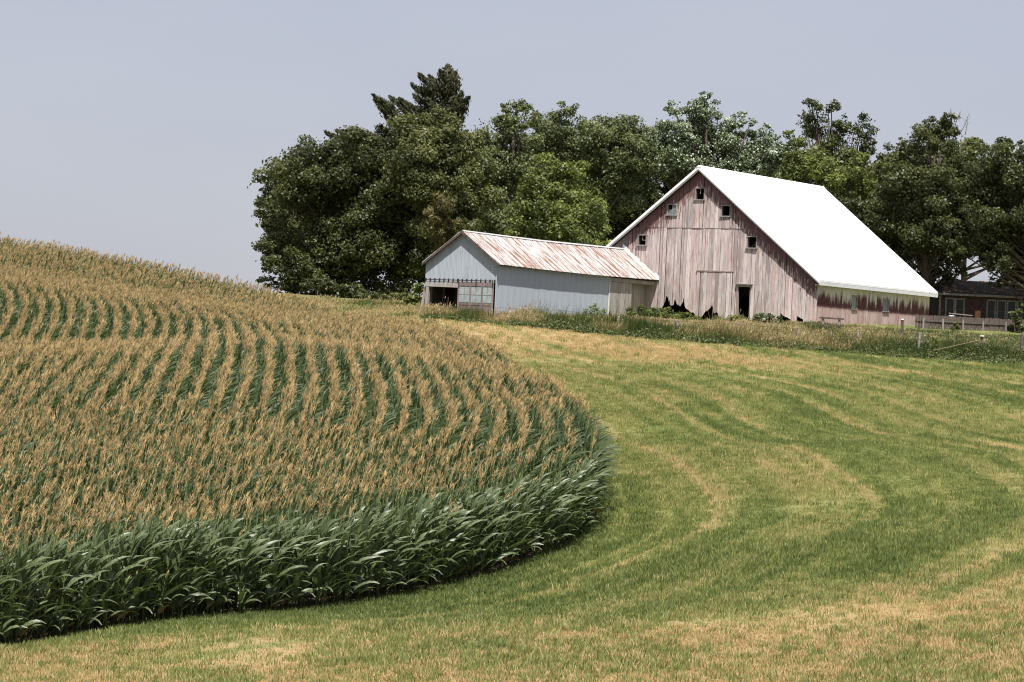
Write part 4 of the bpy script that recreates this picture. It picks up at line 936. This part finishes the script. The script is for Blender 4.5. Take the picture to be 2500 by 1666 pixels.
# cedar: tiers of rising sprays
def cedar():
    Y = 190.5; rng = np.random.default_rng(31); cx = unproj(1085, 400, Y)[0]
    root = thing('cedar_tree', 'tall ragged cedar whose dark top stands highest against the sky', 'tree', (cx, Y, gz(cx, Y)-.1)); o_ = np.array(root.location)
    tips = [(1095,160),(1075,172),(1110,178),(1022,180),(1048,185),(1005,205),(1120,200),(1030,215),(1128,228),(1145,238),(1138,262),(1010,232),(1060,205),(1100,215),(1085,240),(1045,240),(1120,255),
            (910,232),(925,262),(950,236),(975,240),(1000,255),(940,282),(915,245),(985,270),(1020,262),(1060,265),(1095,275),(1130,290),(960,300),(930,310),(870,318),(845,330),(820,318),(795,322),(900,325),(1000,310),(1050,310),(1090,320),(1140,320),(870,345),(830,350)]
    P, N, T, A = [], [], [], []
    lm = MB()
    for px, py in tips:
        tip = np.array(unproj(px, py, Y + rng.uniform(-1.5, 1.5))) - o_
        z0 = tip[2] - abs(tip[0])*.35 - .5; a = np.array([0, 0, max(2, z0)])
        m = a*.45 + tip*.55 + np.array([0, 0, -.35]); lm.tube([a, m, tip], [.07, .05, .012], 5)
        ln = np.linalg.norm(tip - a); d = (tip - m)/np.linalg.norm(tip - m)
        n = 360; f = rng.uniform(-.0, 1, n)**.8
        base = tip - d*(1-f)[:, None]*min(1.9, ln)*1.0
        off = rng.normal(size=(n, 3))*np.array([.30, .30, .17])*(1.15 - f)[:, None]
        P.append(base + off); ax = d*.8 + np.array([0, 0, .35]) + rng.normal(size=(n, 3))*.4; A.append(ax/np.linalg.norm(ax, axis=1, keepdims=True)); T.append(np.clip(.5 + rng.normal(0, .22, n), 0, 1))
    P, A, T = np.vstack(P), np.vstack(A), np.concatenate(T); n = len(P)
    b = np.cross(A, rng.normal(size=(n, 3))); b /= np.linalg.norm(b, axis=1, keepdims=True)
    L, W = rng.uniform(.18, .42, n)[:, None], rng.uniform(.035, .07, n)[:, None]
    V = np.empty((n, 4, 3)); V[:, 0] = P - A*L*.5; V[:, 1] = P + b*W; V[:, 2] = P + A*L*.5; V[:, 3] = P - b*W
    obj('crown', quad_mesh('crown', V.reshape(-1, 3), M_LEAF['cedar'], T), root)
    lm.build('limbs', M_BARK, root, True)
    top = np.array(unproj(1092, 168, Y)) - o_
    MB().tube([(0, 0, -.3), (0, 0, top[2]*.5), (0, 0, top[2]*.8), tuple(top)], [.34, .22, .12, .02], 8).build('trunk', M_BARK, root, True)
    lo = [(np.array(unproj(px, py, Y)) - o_, r/(F_PX/Y)) for px, py, r in ((1088,218,20),(1042,222,20),(945,262,20),(1115,245,18),(1060,310,45),(1000,320,45),(930,330,30),(1085,270,30),(1060,380,60))]
    P, N, T = crown_points(lo, rng, 1.1, .9); obj('crown', quad_mesh('crown', kites(P, N, .3, .09, rng=rng), M_LEAF['cedar'], T), root)
cedar()
def bush(name, label, cat, kind, Y, lobes_px, seed, dens, leaf, group=None, stem=.02):
    rng = np.random.default_rng(seed); ppm = F_PX/Y
    c0 = unproj(np.mean([l[0] for l in lobes_px]), 760, Y); root = thing(name, label, cat, (c0[0], Y, gz(c0[0], Y)), 0, group); o_ = np.array(root.location)
    lob = [(np.array(unproj(px, py, Y + rng.uniform(-.3, .3))) - o_, r/ppm) for px, py, r in lobes_px]
    P, N, T = crown_points(lob, rng, dens, 1.0, .6); s = rng.uniform(.7, 1.3, len(P)); k = P[:, 2] > -.1
    obj('foliage', quad_mesh('foliage', kites(P[k], N[k], leaf[0]*s[k], leaf[1]*s[k], rng=rng), M_LEAF[kind], T[k]), root)
    st = MB()
    for c, r in lob:
        for _ in range(3):
            b = Vector(c) + Vector((rng.uniform(-r, r)*.5, 0, r*.5)); st.tube([(c[0]*.7+rng.uniform(-.1, .1), c[1], -.1), tuple(b)], [stem, stem*.5], 5)
    st.build('stems', M_BARK, root); return root
bush('shrub', 'bright green shrub at the left corner of the metal shed', 'shrub', 'bright', 167, [(1022,705,18),(1010,735,20),(1030,735,16),(1000,752,14)], 40, 4.22, (.16, .1))
bush('shrub', 'dark low shrub under the leftmost trees, close to the corn skyline', 'shrub', 'dark', 177, [(800,705,24),(840,715,26),(880,722,26),(915,730,24),(760,695,22)], 48, 3.0, (.22, .13))
bush('shrub', 'dark low shrub filling the gap between the corn and the shed', 'shrub', 'olive', 175, [(945,738,22),(975,735,26),(1000,730,24),(985,750,20),(1015,755,18)], 49, 3.0, (.22, .13))
bush('weed_bush', 'dense green weed bush under the broken boards left of the sliding barn door', 'bush', 'bright', 168.3, [(1570,765,20),(1600,765,22),(1630,770,22),(1660,776,22),(1690,783,20),(1545,770,17),(1715,789,16),(1520,778,13),(1650,790,18),(1600,785,18)], 41, 4.93, (.12, .07))
bush('weed_bush', 'dense green weed bush below the walk-in barn door', 'bush', 'bright', 167.2, [(1755,784,19),(1785,784,21),(1815,787,20),(1838,792,15),(1770,798,16),(1805,800,16)], 42, 4.93, (.12, .07))
bush('weed_bush', 'taller pale-flowered leafy weed right of the walk-in barn door', 'bush', 'silver', 166.5, [(1858,778,17),(1880,780,18),(1902,790,17),(1922,796,14),(1842,788,12),(1890,800,15)], 43, 4.22, (.16, .09))
bush('sapling', 'leafy sapling rising over the board fence beside the outbuilding windows', 'sapling', 'mid', 169.6, [(2475,768,10),(2490,760,8),(2484,785,12),(2470,800,13),(2494,800,11),(2478,820,10),(2497,745,5)], 44, 4.93, (.17, .1))
bush('sapling', 'small sapling in front of the board fence pickets', 'sapling', 'bright', 168.5, [(2333,795,7),(2325,802,6),(2340,800,6),(2330,786,4)], 45, 3.52, (.14, .09))
bush('weed_bush', 'large dark green weed bush by the slanting brace pole', 'bush', 'bright', 160.5, [(2290,838,16),(2320,835,15),(2270,845,14),(2300,850,15),(2240,850,10)], 46, 4.22, (.13, .08))
bush('weed_bush', 'dark brambly bush at the meadow edge under the white-capped post', 'bush', 'olive', 156.5, [(2380,858,16),(2410,862,18),(2440,862,16),(2360,862,12),(2470,862,14),(2495,866,14)], 47, 4.22, (.12, .07))
def tall_weeds():
    """a stand of leafy stalks against the shed wall"""
    r = random.Random(12); m = M_LEAF['bright']; Y = 161.6; c = unproj(1450, 775, Y)
    for i, (px, top) in enumerate(((1420, 765), (1431, 752), (1441, 745), (1450, 738), (1458, 748), (1467, 755), (1474, 752))):
        x = unproj(px, 770, Y); root = thing('weed_stalk', 'tall leafy weed stalk against the blue-grey shed wall', 'weed', (x[0], Y + r.uniform(-.3, .3), gz(x[0], Y)-.05), 0, 'weed stalks against the shed wall')
        h = unproj(px, top, Y)[2] - gz(x[0], Y); MB().tube([(0, 0, 0), (.02, 0, h*.6), (.05, 0, h)], [.014, .011, .005], 5).build('stalk', M_LEAF['bright'], root)
        P = []
        n = 70; z = np.array([r.uniform(.25, 1) for _ in range(n)])*h; a = np.array([r.uniform(0, 6.28) for _ in range(n)]); rr = np.array([r.uniform(.03, .16) for _ in range(n)])
        P = np.c_[rr*np.cos(a), rr*np.sin(a), z]; N = np.c_[np.cos(a)*.4, np.sin(a)*.4 - .2, np.full(n, .8)]; N /= np.linalg.norm(N, axis=1, keepdims=True)
        obj('leaves', quad_mesh('leaves', kites(P, N, .22, .07), m, np.array([r.uniform(.3, .8) for _ in range(n)])), root)
tall_weeds()
# ------------------------------------------------------------------ rank grass and weeds between the meadow and the buildings
M_TALL = leaf_mat('tall_grass_blades', [(0.0, (0.035, 0.060, 0.014)), (0.35, (0.095, 0.125, 0.032)), (0.6, (0.26, 0.21, 0.095)), (1.0, (0.46, 0.36, 0.20))], .6, .25, .2)
_wl = [(1030,776),(1100,783),(1250,797),(1500,822),(1800,845),(2040,862),(2300,881),(2420,887),(2520,889)]
_wf = np.array([ground_at(*p)[:2] for p in _wl])
def weeds():
    rng = np.random.default_rng(77)
    n = 26000; px = rng.uniform(1025, 2540, n); f = rng.random(n)
    X = np.empty(n); Y = np.empty(n)
    X = unproj(1250, 800, 1)[0] + (px-1250)/F_PX*160; y0 = np.interp(X, _wf[:, 0], _wf[:, 1]) + rng.normal(0, .25, n)
    Y = y0 + f*11.0
    bl = np.array([to_barn((a, b, 0)) for a, b in zip(X, Y)])
    inside = ((bl[:, 0] > -8.0) & (bl[:, 0] < -2.75) & (bl[:, 1] > -17.5)) | ((bl[:, 0] > -8.3) & (bl[:, 0] < 8.2) & (bl[:, 1] > .3)) | (Y > 171.5)
    k = ~inside; X, Y, f, px = X[k], Y[k], f[k], px[k]
    m0 = 5200; Xc = rng.uniform(-17, -4.2, m0); Yc = rng.uniform(147, 172, m0); Dc, _q = edge_dist(Xc, Yc)           # rough ground between the corn and the shed
    bl = np.array([to_barn((a, b, 0)) for a, b in zip(Xc, Yc)]); kc = (Dc > .2) & ~((bl[:, 0] > -8.1) & (bl[:, 1] > -17.8))
    X, Y, f, px = np.r_[X, Xc[kc]], np.r_[Y, Yc[kc]], np.r_[f, np.full(kc.sum(), .55)], np.r_[px, np.full(kc.sum(), 1400.)]
    n = len(X); Z = ground_z(X, Y)
    tan = np.clip(.20 + .9*(vnoise(X*.45+20, Y*.5) - .5) + .7*(vnoise(X*1.7+5, Y*1.2) - .5) + .34*smooth(.03, .12, f) - .25*smooth(.05, .0, f) - .25*smooth(2050, 2300, px), 0, 1)
    hgt = (.30 - .12*smooth(.3, .5, f) + .42*smooth(.0, .12, f)*(1 - smooth(.22, .45, f)))*(.5 + 1.0*vnoise(X*.8, Y*.8+30))*np.where(rng.random(n) < .07, rng.uniform(1.3, 1.9, n), rng.uniform(.7, 1.1, n))*np.where(px < 1250, .62, 1.0)
    # blades: 7 per spot, each a bent strip of two quads -> here two kites
    m = 7; Xb = np.repeat(X, m) + rng.normal(0, .10, n*m); Yb = np.repeat(Y, m) + rng.normal(0, .10, n*m); Zb = np.repeat(Z, m)
    h = np.repeat(hgt, m)*rng.uniform(.5, 1.15, n*m); lean = rng.normal(0, .28, (n*m, 2))*h[:, None]; lean[:, 0] += .12*h
    w = rng.uniform(.007, .014, n*m); a = rng.uniform(0, 3.14, n*m); wx, wy = w*np.cos(a), w*np.sin(a)
    V = np.empty((n*m, 4, 3)); V[:, 0] = np.c_[Xb-wx, Yb-wy, Zb-.05]; V[:, 1] = np.c_[Xb+wx, Yb+wy, Zb-.05]; V[:, 2] = np.c_[Xb+lean[:, 0]+wx*.5, Yb+lean[:, 1]+wy*.5, Zb+h]; V[:, 3] = np.c_[Xb+lean[:, 0]-wx*.5, Yb+lean[:, 1]-wy*.5, Zb+h]
    T = np.clip(np.repeat(tan, m) + rng.normal(0, .14, n*m), 0, 1)
    # seed heads on the straw-coloured ones
    hd = (T > .55) & (rng.random(n*m) < .35); q = V[hd, 2]; nh = len(q); N = rng.normal(size=(nh, 3)); N[:, 2] *= .3; N /= np.linalg.norm(N, axis=1, keepdims=True)
    A = np.c_[rng.normal(.3, .3, nh), rng.normal(0, .3, nh), np.ones(nh)]; A /= np.linalg.norm(A, axis=1, keepdims=True); b = np.cross(A, N); b /= np.linalg.norm(b, axis=1, keepdims=True)
    S = np.empty((nh, 4, 3)); S[:, 0] = q - A*.06; S[:, 1] = q + b*.022; S[:, 2] = q + A*.11; S[:, 3] = q - b*.022
    o = obj('tall_grass', quad_mesh('tall_grass', np.vstack([V.reshape(-1, 3), S.reshape(-1, 3)]), M_TALL, np.concatenate([T, np.clip(T[hd]+.2, 0, 1)])))
    tag(o, 'tall tan and green grass along the wire fence below the barn', 'grass', kind='stuff')
    # broad leaved weeds, dense along the mown edge and on the right
    pr = np.clip(.10 + .9*smooth(.085, .02, f) + .40*smooth(2000, 2250, px) + 1.3*(vnoise(X*.7+60, Y*.8) - .55), .03, 1)*np.where(px < 1230, .4, 1)
    k = rng.random(n) < pr; Xl, Yl, Zl, hl = X[k], Y[k], Z[k], hgt[k]*.8; m = 17
    n2 = len(Xl); P = np.c_[np.repeat(Xl, m) + rng.normal(0, .16, n2*m), np.repeat(Yl, m) + rng.normal(0, .16, n2*m), np.repeat(Zl, m) + np.repeat(hl, m)*rng.uniform(.05, 1.0, n2*m)]
    N = rng.normal(size=(n2*m, 3))*.5 + np.array([0, -.2, .8]); N /= np.linalg.norm(N, axis=1, keepdims=True)
    s = rng.uniform(.6, 1.4, n2*m); o = obj('leafy_weeds', quad_mesh('leafy_weeds', kites(P, N, .115*s, .065*s, rng=rng), M_LEAF['mid'], np.clip(rng.normal(.66, .22, n2*m) + np.repeat(vnoise(Xl, Yl) - .5, m)*.5, 0, .93)))
    tag(o, 'low broad-leaved weeds along the mown edge below the barn', 'weeds', kind='stuff')
    print('weeds', n, n2*m)
weeds()
# ------------------------------------------------------------------ corn
def corn_leaf_material(near=False):
    t = NT('glossy_corn_leaf' if near else 'corn_leaf'); c0 = t.co('Object'); n = t.noise(t.map(c0, (30, 30, 4)), 1, 3, .6); rd = t.rand()
    c = t.mix(t.rng(n, .35, .7), *(((0.072, 0.100, 0.038), (0.180, 0.212, 0.108)) if near else ((0.034, 0.054, 0.015), (0.070, 0.096, 0.028))))  # highlights put into the near leaf colour, gap shade into the darker field leaf
    c = t.mix(t.math('MULTIPLY', rd, .5), c, (0.066, 0.090, 0.038))
    geo = t.new('ShaderNodeNewGeometry'); c = t.mix(t.math('MULTIPLY', geo.outputs['Backfacing'], .5), c, (0.09, 0.135, 0.065))
    t.put(t.b.inputs['Base Color'], c); t.b.inputs['Roughness'].default_value = .42 if near else .5; t.b.inputs['Specular IOR Level'].default_value = .55 if near else .35
    tr = t.new('ShaderNodeBsdfTranslucent'); t.l.new(t.mix(1, c, (1.4, 1.5, .7), 'MULTIPLY'), tr.inputs['Color'])
    mx = t.new('ShaderNodeMixShader'); mx.inputs[0].default_value = .22
    t.l.new(t.b.outputs[0], mx.inputs[1]); t.l.new(tr.outputs[0], mx.inputs[2]); t.l.new(mx.outputs[0], t.out.inputs['Surface'])
    return t.m
M_CORN, M_CORN_NEAR = corn_leaf_material(), corn_leaf_material(True)
M_STALK = plain('corn_stalk', (0.13, 0.16, 0.06), .6, .3, 6)
M_TASSEL = wood('corn_tassel', (0.42, 0.30, 0.138), .32, (9, 9, 9))
M_DRYLEAF = plain('dry_corn_leaf', (0.34, 0.22, 0.11), .9, .3, 9)
M_EAR = plain('corn_husk', (0.22, 0.26, 0.07), .6, .25, 6)
M_SILK = plain('corn_silk', (0.30, 0.14, 0.06), .9, .3, 9)
WIND = Vector((1.0, 0.12, 0.0))
def leaf_strip(r, z, az, elev, ln, wd, windf, droop, seg, fold=True):
    d = Vector((math.cos(elev)*math.cos(az), math.cos(elev)*math.sin(az), math.sin(elev))); p = Vector((0, 0, z)); V, Fc = [], []; tw = r.uniform(-.5, .5); t0 = -(1 if d.x + .35 > 0 else -1)*(r.uniform(-.5, 1.0) if fold else r.uniform(-.2, .8))
    side0 = None
    for i in range(seg+1):
        f = i/seg; w = wd*max(.03, (1-f)**.75*min(1, .5 + 2.6*f))*.5
        s = d.cross(Vector((0, 0, 1)));
        s = s.normalized() if s.length > .05 else (side0 or Vector((0, 1, 0)))
        if side0 and s.dot(side0) < 0: s = -s
        side0 = s; up = s.cross(d).normalized(); a = t0*min(1, .3 + f*1.4) + tw*f + .08*math.sin(9*f + tw*5); s2 = s*math.cos(a) + up*math.sin(a)
        wob = up*r.uniform(-.01, .01)
        V += [p - s2*w + up*w*.35 + wob, p + wob*.5, p + s2*w + up*w*.35 - wob] if fold else [p - s2*w, p + s2*w]
        d = (d + WIND*windf*(.25 + f) + Vector((0, 0, -droop*(.2 + 1.6*f*f)))).normalized(); p = p + d*(ln/seg)
    k = 3 if fold else 2
    for i in range(seg):
        for j in range(k-1): Fc.append((k*i+j, k*i+j+1, k*(i+1)+j+1, k*(i+1)+j))
    return V, Fc
def tassel_shape(r, z, n=10, thick=.0074):
    mb = MB(); base = Vector((.04, 0, z)); top = base + Vector((r.uniform(.05, .14), r.uniform(-.04, .04), r.uniform(.22, .31)))
    mb.tube([base - Vector((.03, 0, .15)), base.lerp(top, .4), top], [.006, thick, .005], 3)
    for i in range(n):
        a = 6.283*i/n + r.uniform(-.4, .4); s = base.lerp(top, r.uniform(.05, .38)); e = r.uniform(.95, 1.3); l = r.uniform(.10, .18)
        q = s + Vector((math.cos(e)*math.cos(a) + .16, math.cos(e)*math.sin(a), math.sin(e)))*l
        mb.tube([s, s.lerp(q, .55) + Vector((0, 0, .02)), q], [thick*.6, thick*.95, thick*.45], 3)
    return mb
def plant_spec(seed, near=False):
    r = random.Random(seed); plane = r.uniform(-.5, .5) + (0 if r.random() < .7 else 1.2); leaves = []
    n = r.choice((10, 11)); H = r.uniform(1.95, 2.12)
    for i in range(n):
        f = i/(n-1); z = .28 + (H - .72)*f; az = plane + (math.pi if i % 2 else 0) + (r.uniform(-.9, .9) if near else r.uniform(-.35, .35))
        up = smooth(.2, 1, f); elev = float(.72 + .34*up + r.uniform(-.12, .12)); ln = (.66 + .34*math.sin(math.pi*min(1, f*1.05)))*r.uniform(.88, 1.08)
        if near: elev += r.uniform(.1, .5); ln *= r.uniform(.8, 1.15)
        leaves.append((z, az, elev, ln, r.uniform(.10, .128), float(.16 + .20*up)*r.uniform(.8, 1.2)*(r.uniform(.35, .95) if near else 1), float(.30 - .20*up)*r.uniform(.8, 1.25)*(r.uniform(.4, 1.5) if near else 1), f))
    return r, H, leaves
def corn_mesh_parts(seed, seg, fold):
    r, H, leaves = plant_spec(seed, fold)
    lv = [leaf_strip(r, z, az, el, ln, wd*(1.28 if fold else .9), wf_, dr, seg, fold) for z, az, el, ln, wd, wf_, dr, f in leaves]
    st = MB().tube([(0, 0, -.08), (.0, 0, H*.5), (.03, 0, H), (.045, 0, H+.12)], [.016, .014, .009, .006], 5)
    return r, H, lv, st, tassel_shape(r, H)
# plants with all their parts, for the ones that show largest
def full_plant(seed):
    r, H, lv, st, ts = corn_mesh_parts(seed, 7, True); out = [('stalk', st.mesh('stalk', M_STALK, True))]
    for i, (V, Fc) in enumerate(lv):
        out.append(('leaf', mesh_from('leaf', V, Fc, M_DRYLEAF if (i == 0 and seed == 63) else M_CORN_NEAR, True)))
    out.append(('tassel', ts.mesh('tassel', M_TASSEL)))
    if seed % 2:
        z = r.uniform(.8, 1.0); a = r.uniform(-1.5, 1.5); d = Vector((math.cos(a)*.35, math.sin(a)*.35 - .1, .9)).normalized(); p = Vector((0, 0, z))
        out.append(('ear', MB().tube([p, p+d*.08, p+d*.18, p+d*.25], [.016, .028, .024, .008], 7).mesh('ear', M_EAR, True)))
        out.append(('silk', MB().tube([p+d*.245, p+d*.29 + Vector((.02, 0, -.01))], [.010, .004], 4).mesh('silk', M_SILK)))
    return out
FULL = [full_plant(s) for s in range(60, 72)]
def light_plant(seed, bare=False):
    r, H, lv, st, ts = corn_mesh_parts(seed, 5, False); mb = MB(); mi = []
    for V, Fc in lv: mb.add(V, Fc); mi += [0]*len(Fc)
    n = len(mb.F); mb.add(st.V, st.F); mi += [1]*(len(mb.F)-n); n = len(mb.F); mb.add(ts.V, ts.F); mi += [2]*(len(mb.F)-n)
    if bare: mb.F = mb.F[:n]; mi = mi[:n]
    me = mb.mesh('corn_plant', M_CORN); me.materials.append(M_STALK); me.materials.append(M_TASSEL); me.polygons.foreach_set('material_index', mi); me.update(); return me
LIGHT = [light_plant(s) for s in range(100, 110)] + [light_plant(s, True) for s in range(110, 114)]
def corn():
    rng = np.random.default_rng(5); dH = np.gradient(_H, _ds); PX, PY, RW = [], [], []
    o = .35; k = 0
    while o < 46:
        X, Y = row_curve(o); sc = 1 + o*dH; ok = (sc > .12) & (Y > 44) & (Y < 186)
        # arc length along this row, then a plant every 0.17 m
        L = np.cumsum(np.where(ok, sc, 0)*_ds); m = int(L[-1]/.155); u = (np.arange(m) + rng.uniform(-.35, .35, m))*.155
        X_, Y_ = np.interp(u, L, X), np.interp(u, L, Y); h_ = np.interp(u, L, _H)
        jx = rng.normal(0, .018, m); X_ += jx; keep = (rng.random(m) > .02) & (np.interp(u, L, ok.astype(float)) > .99)
        PX.append(X_[keep]); PY.append(Y_[keep]); RW.append(np.full(keep.sum(), k)); o += .66; k += 1
    X, Y, R = np.concatenate(PX), np.concatenate(PY), np.concatenate(RW); Z = ground_z(X, Y)
    v = in_view(X, Y, Z + 1.5, 260, 200); X, Y, Z, R = X[v], Y[v], Z[v], R[v]; n = len(X)
    print('corn plants', n)
    px, py = proj_px(X, Y, Z + 1.2)
    cand = np.where((R <= 1) & (px > -30) & (px < 2500) & (py < 1680))[0]; cand = cand[np.argsort(Y[cand] + 3.0*R[cand])][:300]
    single = np.zeros(n, bool); single[cand] = True
    X[cand] += rng.normal(0, .07, 300); Y[cand] += rng.normal(-.03, .08, 300)
    yaw = rng.normal(0, .28, n); size = rng.normal(1.0, .035, n)*(.95 + .10*vnoise(X*.3, Y*.3)); tx, ty = rng.normal(0, .035, n), rng.normal(.03, .04, n)
    for i in cand:
        root = thing('corn_plant', 'tall green corn plant with wind-blown leaves at the front edge of the field', 'corn plant', (X[i], Y[i], Z[i]), yaw[i], 'corn plants along the front edge of the field')
        root.rotation_euler = (tx[i], ty[i], yaw[i]); root.scale = (size[i]*1.04,)*2 + (size[i]*rng.uniform(.84, 1.06),)
        bare = rng.random() < .86
        for nm, me in FULL[int(rng.integers(0, len(FULL)))]:
            if not (bare and nm == 'tassel'): obj(nm, me, root)
    s = ~single
    o = scatter('corn_field', np.c_[X, Y, Z][s], LIGHT, np.where((R <= 2) & (Y < 84) & (rng.random(n) < .8 - .2*R), rng.integers(10, 14, n), rng.integers(0, 10, n))[s], yaw[s], size[s], (tx[s], ty[s]))
    tag(o, 'tasselled corn in curving rows covering the hillside on the left', 'corn', kind='stuff')
corn()
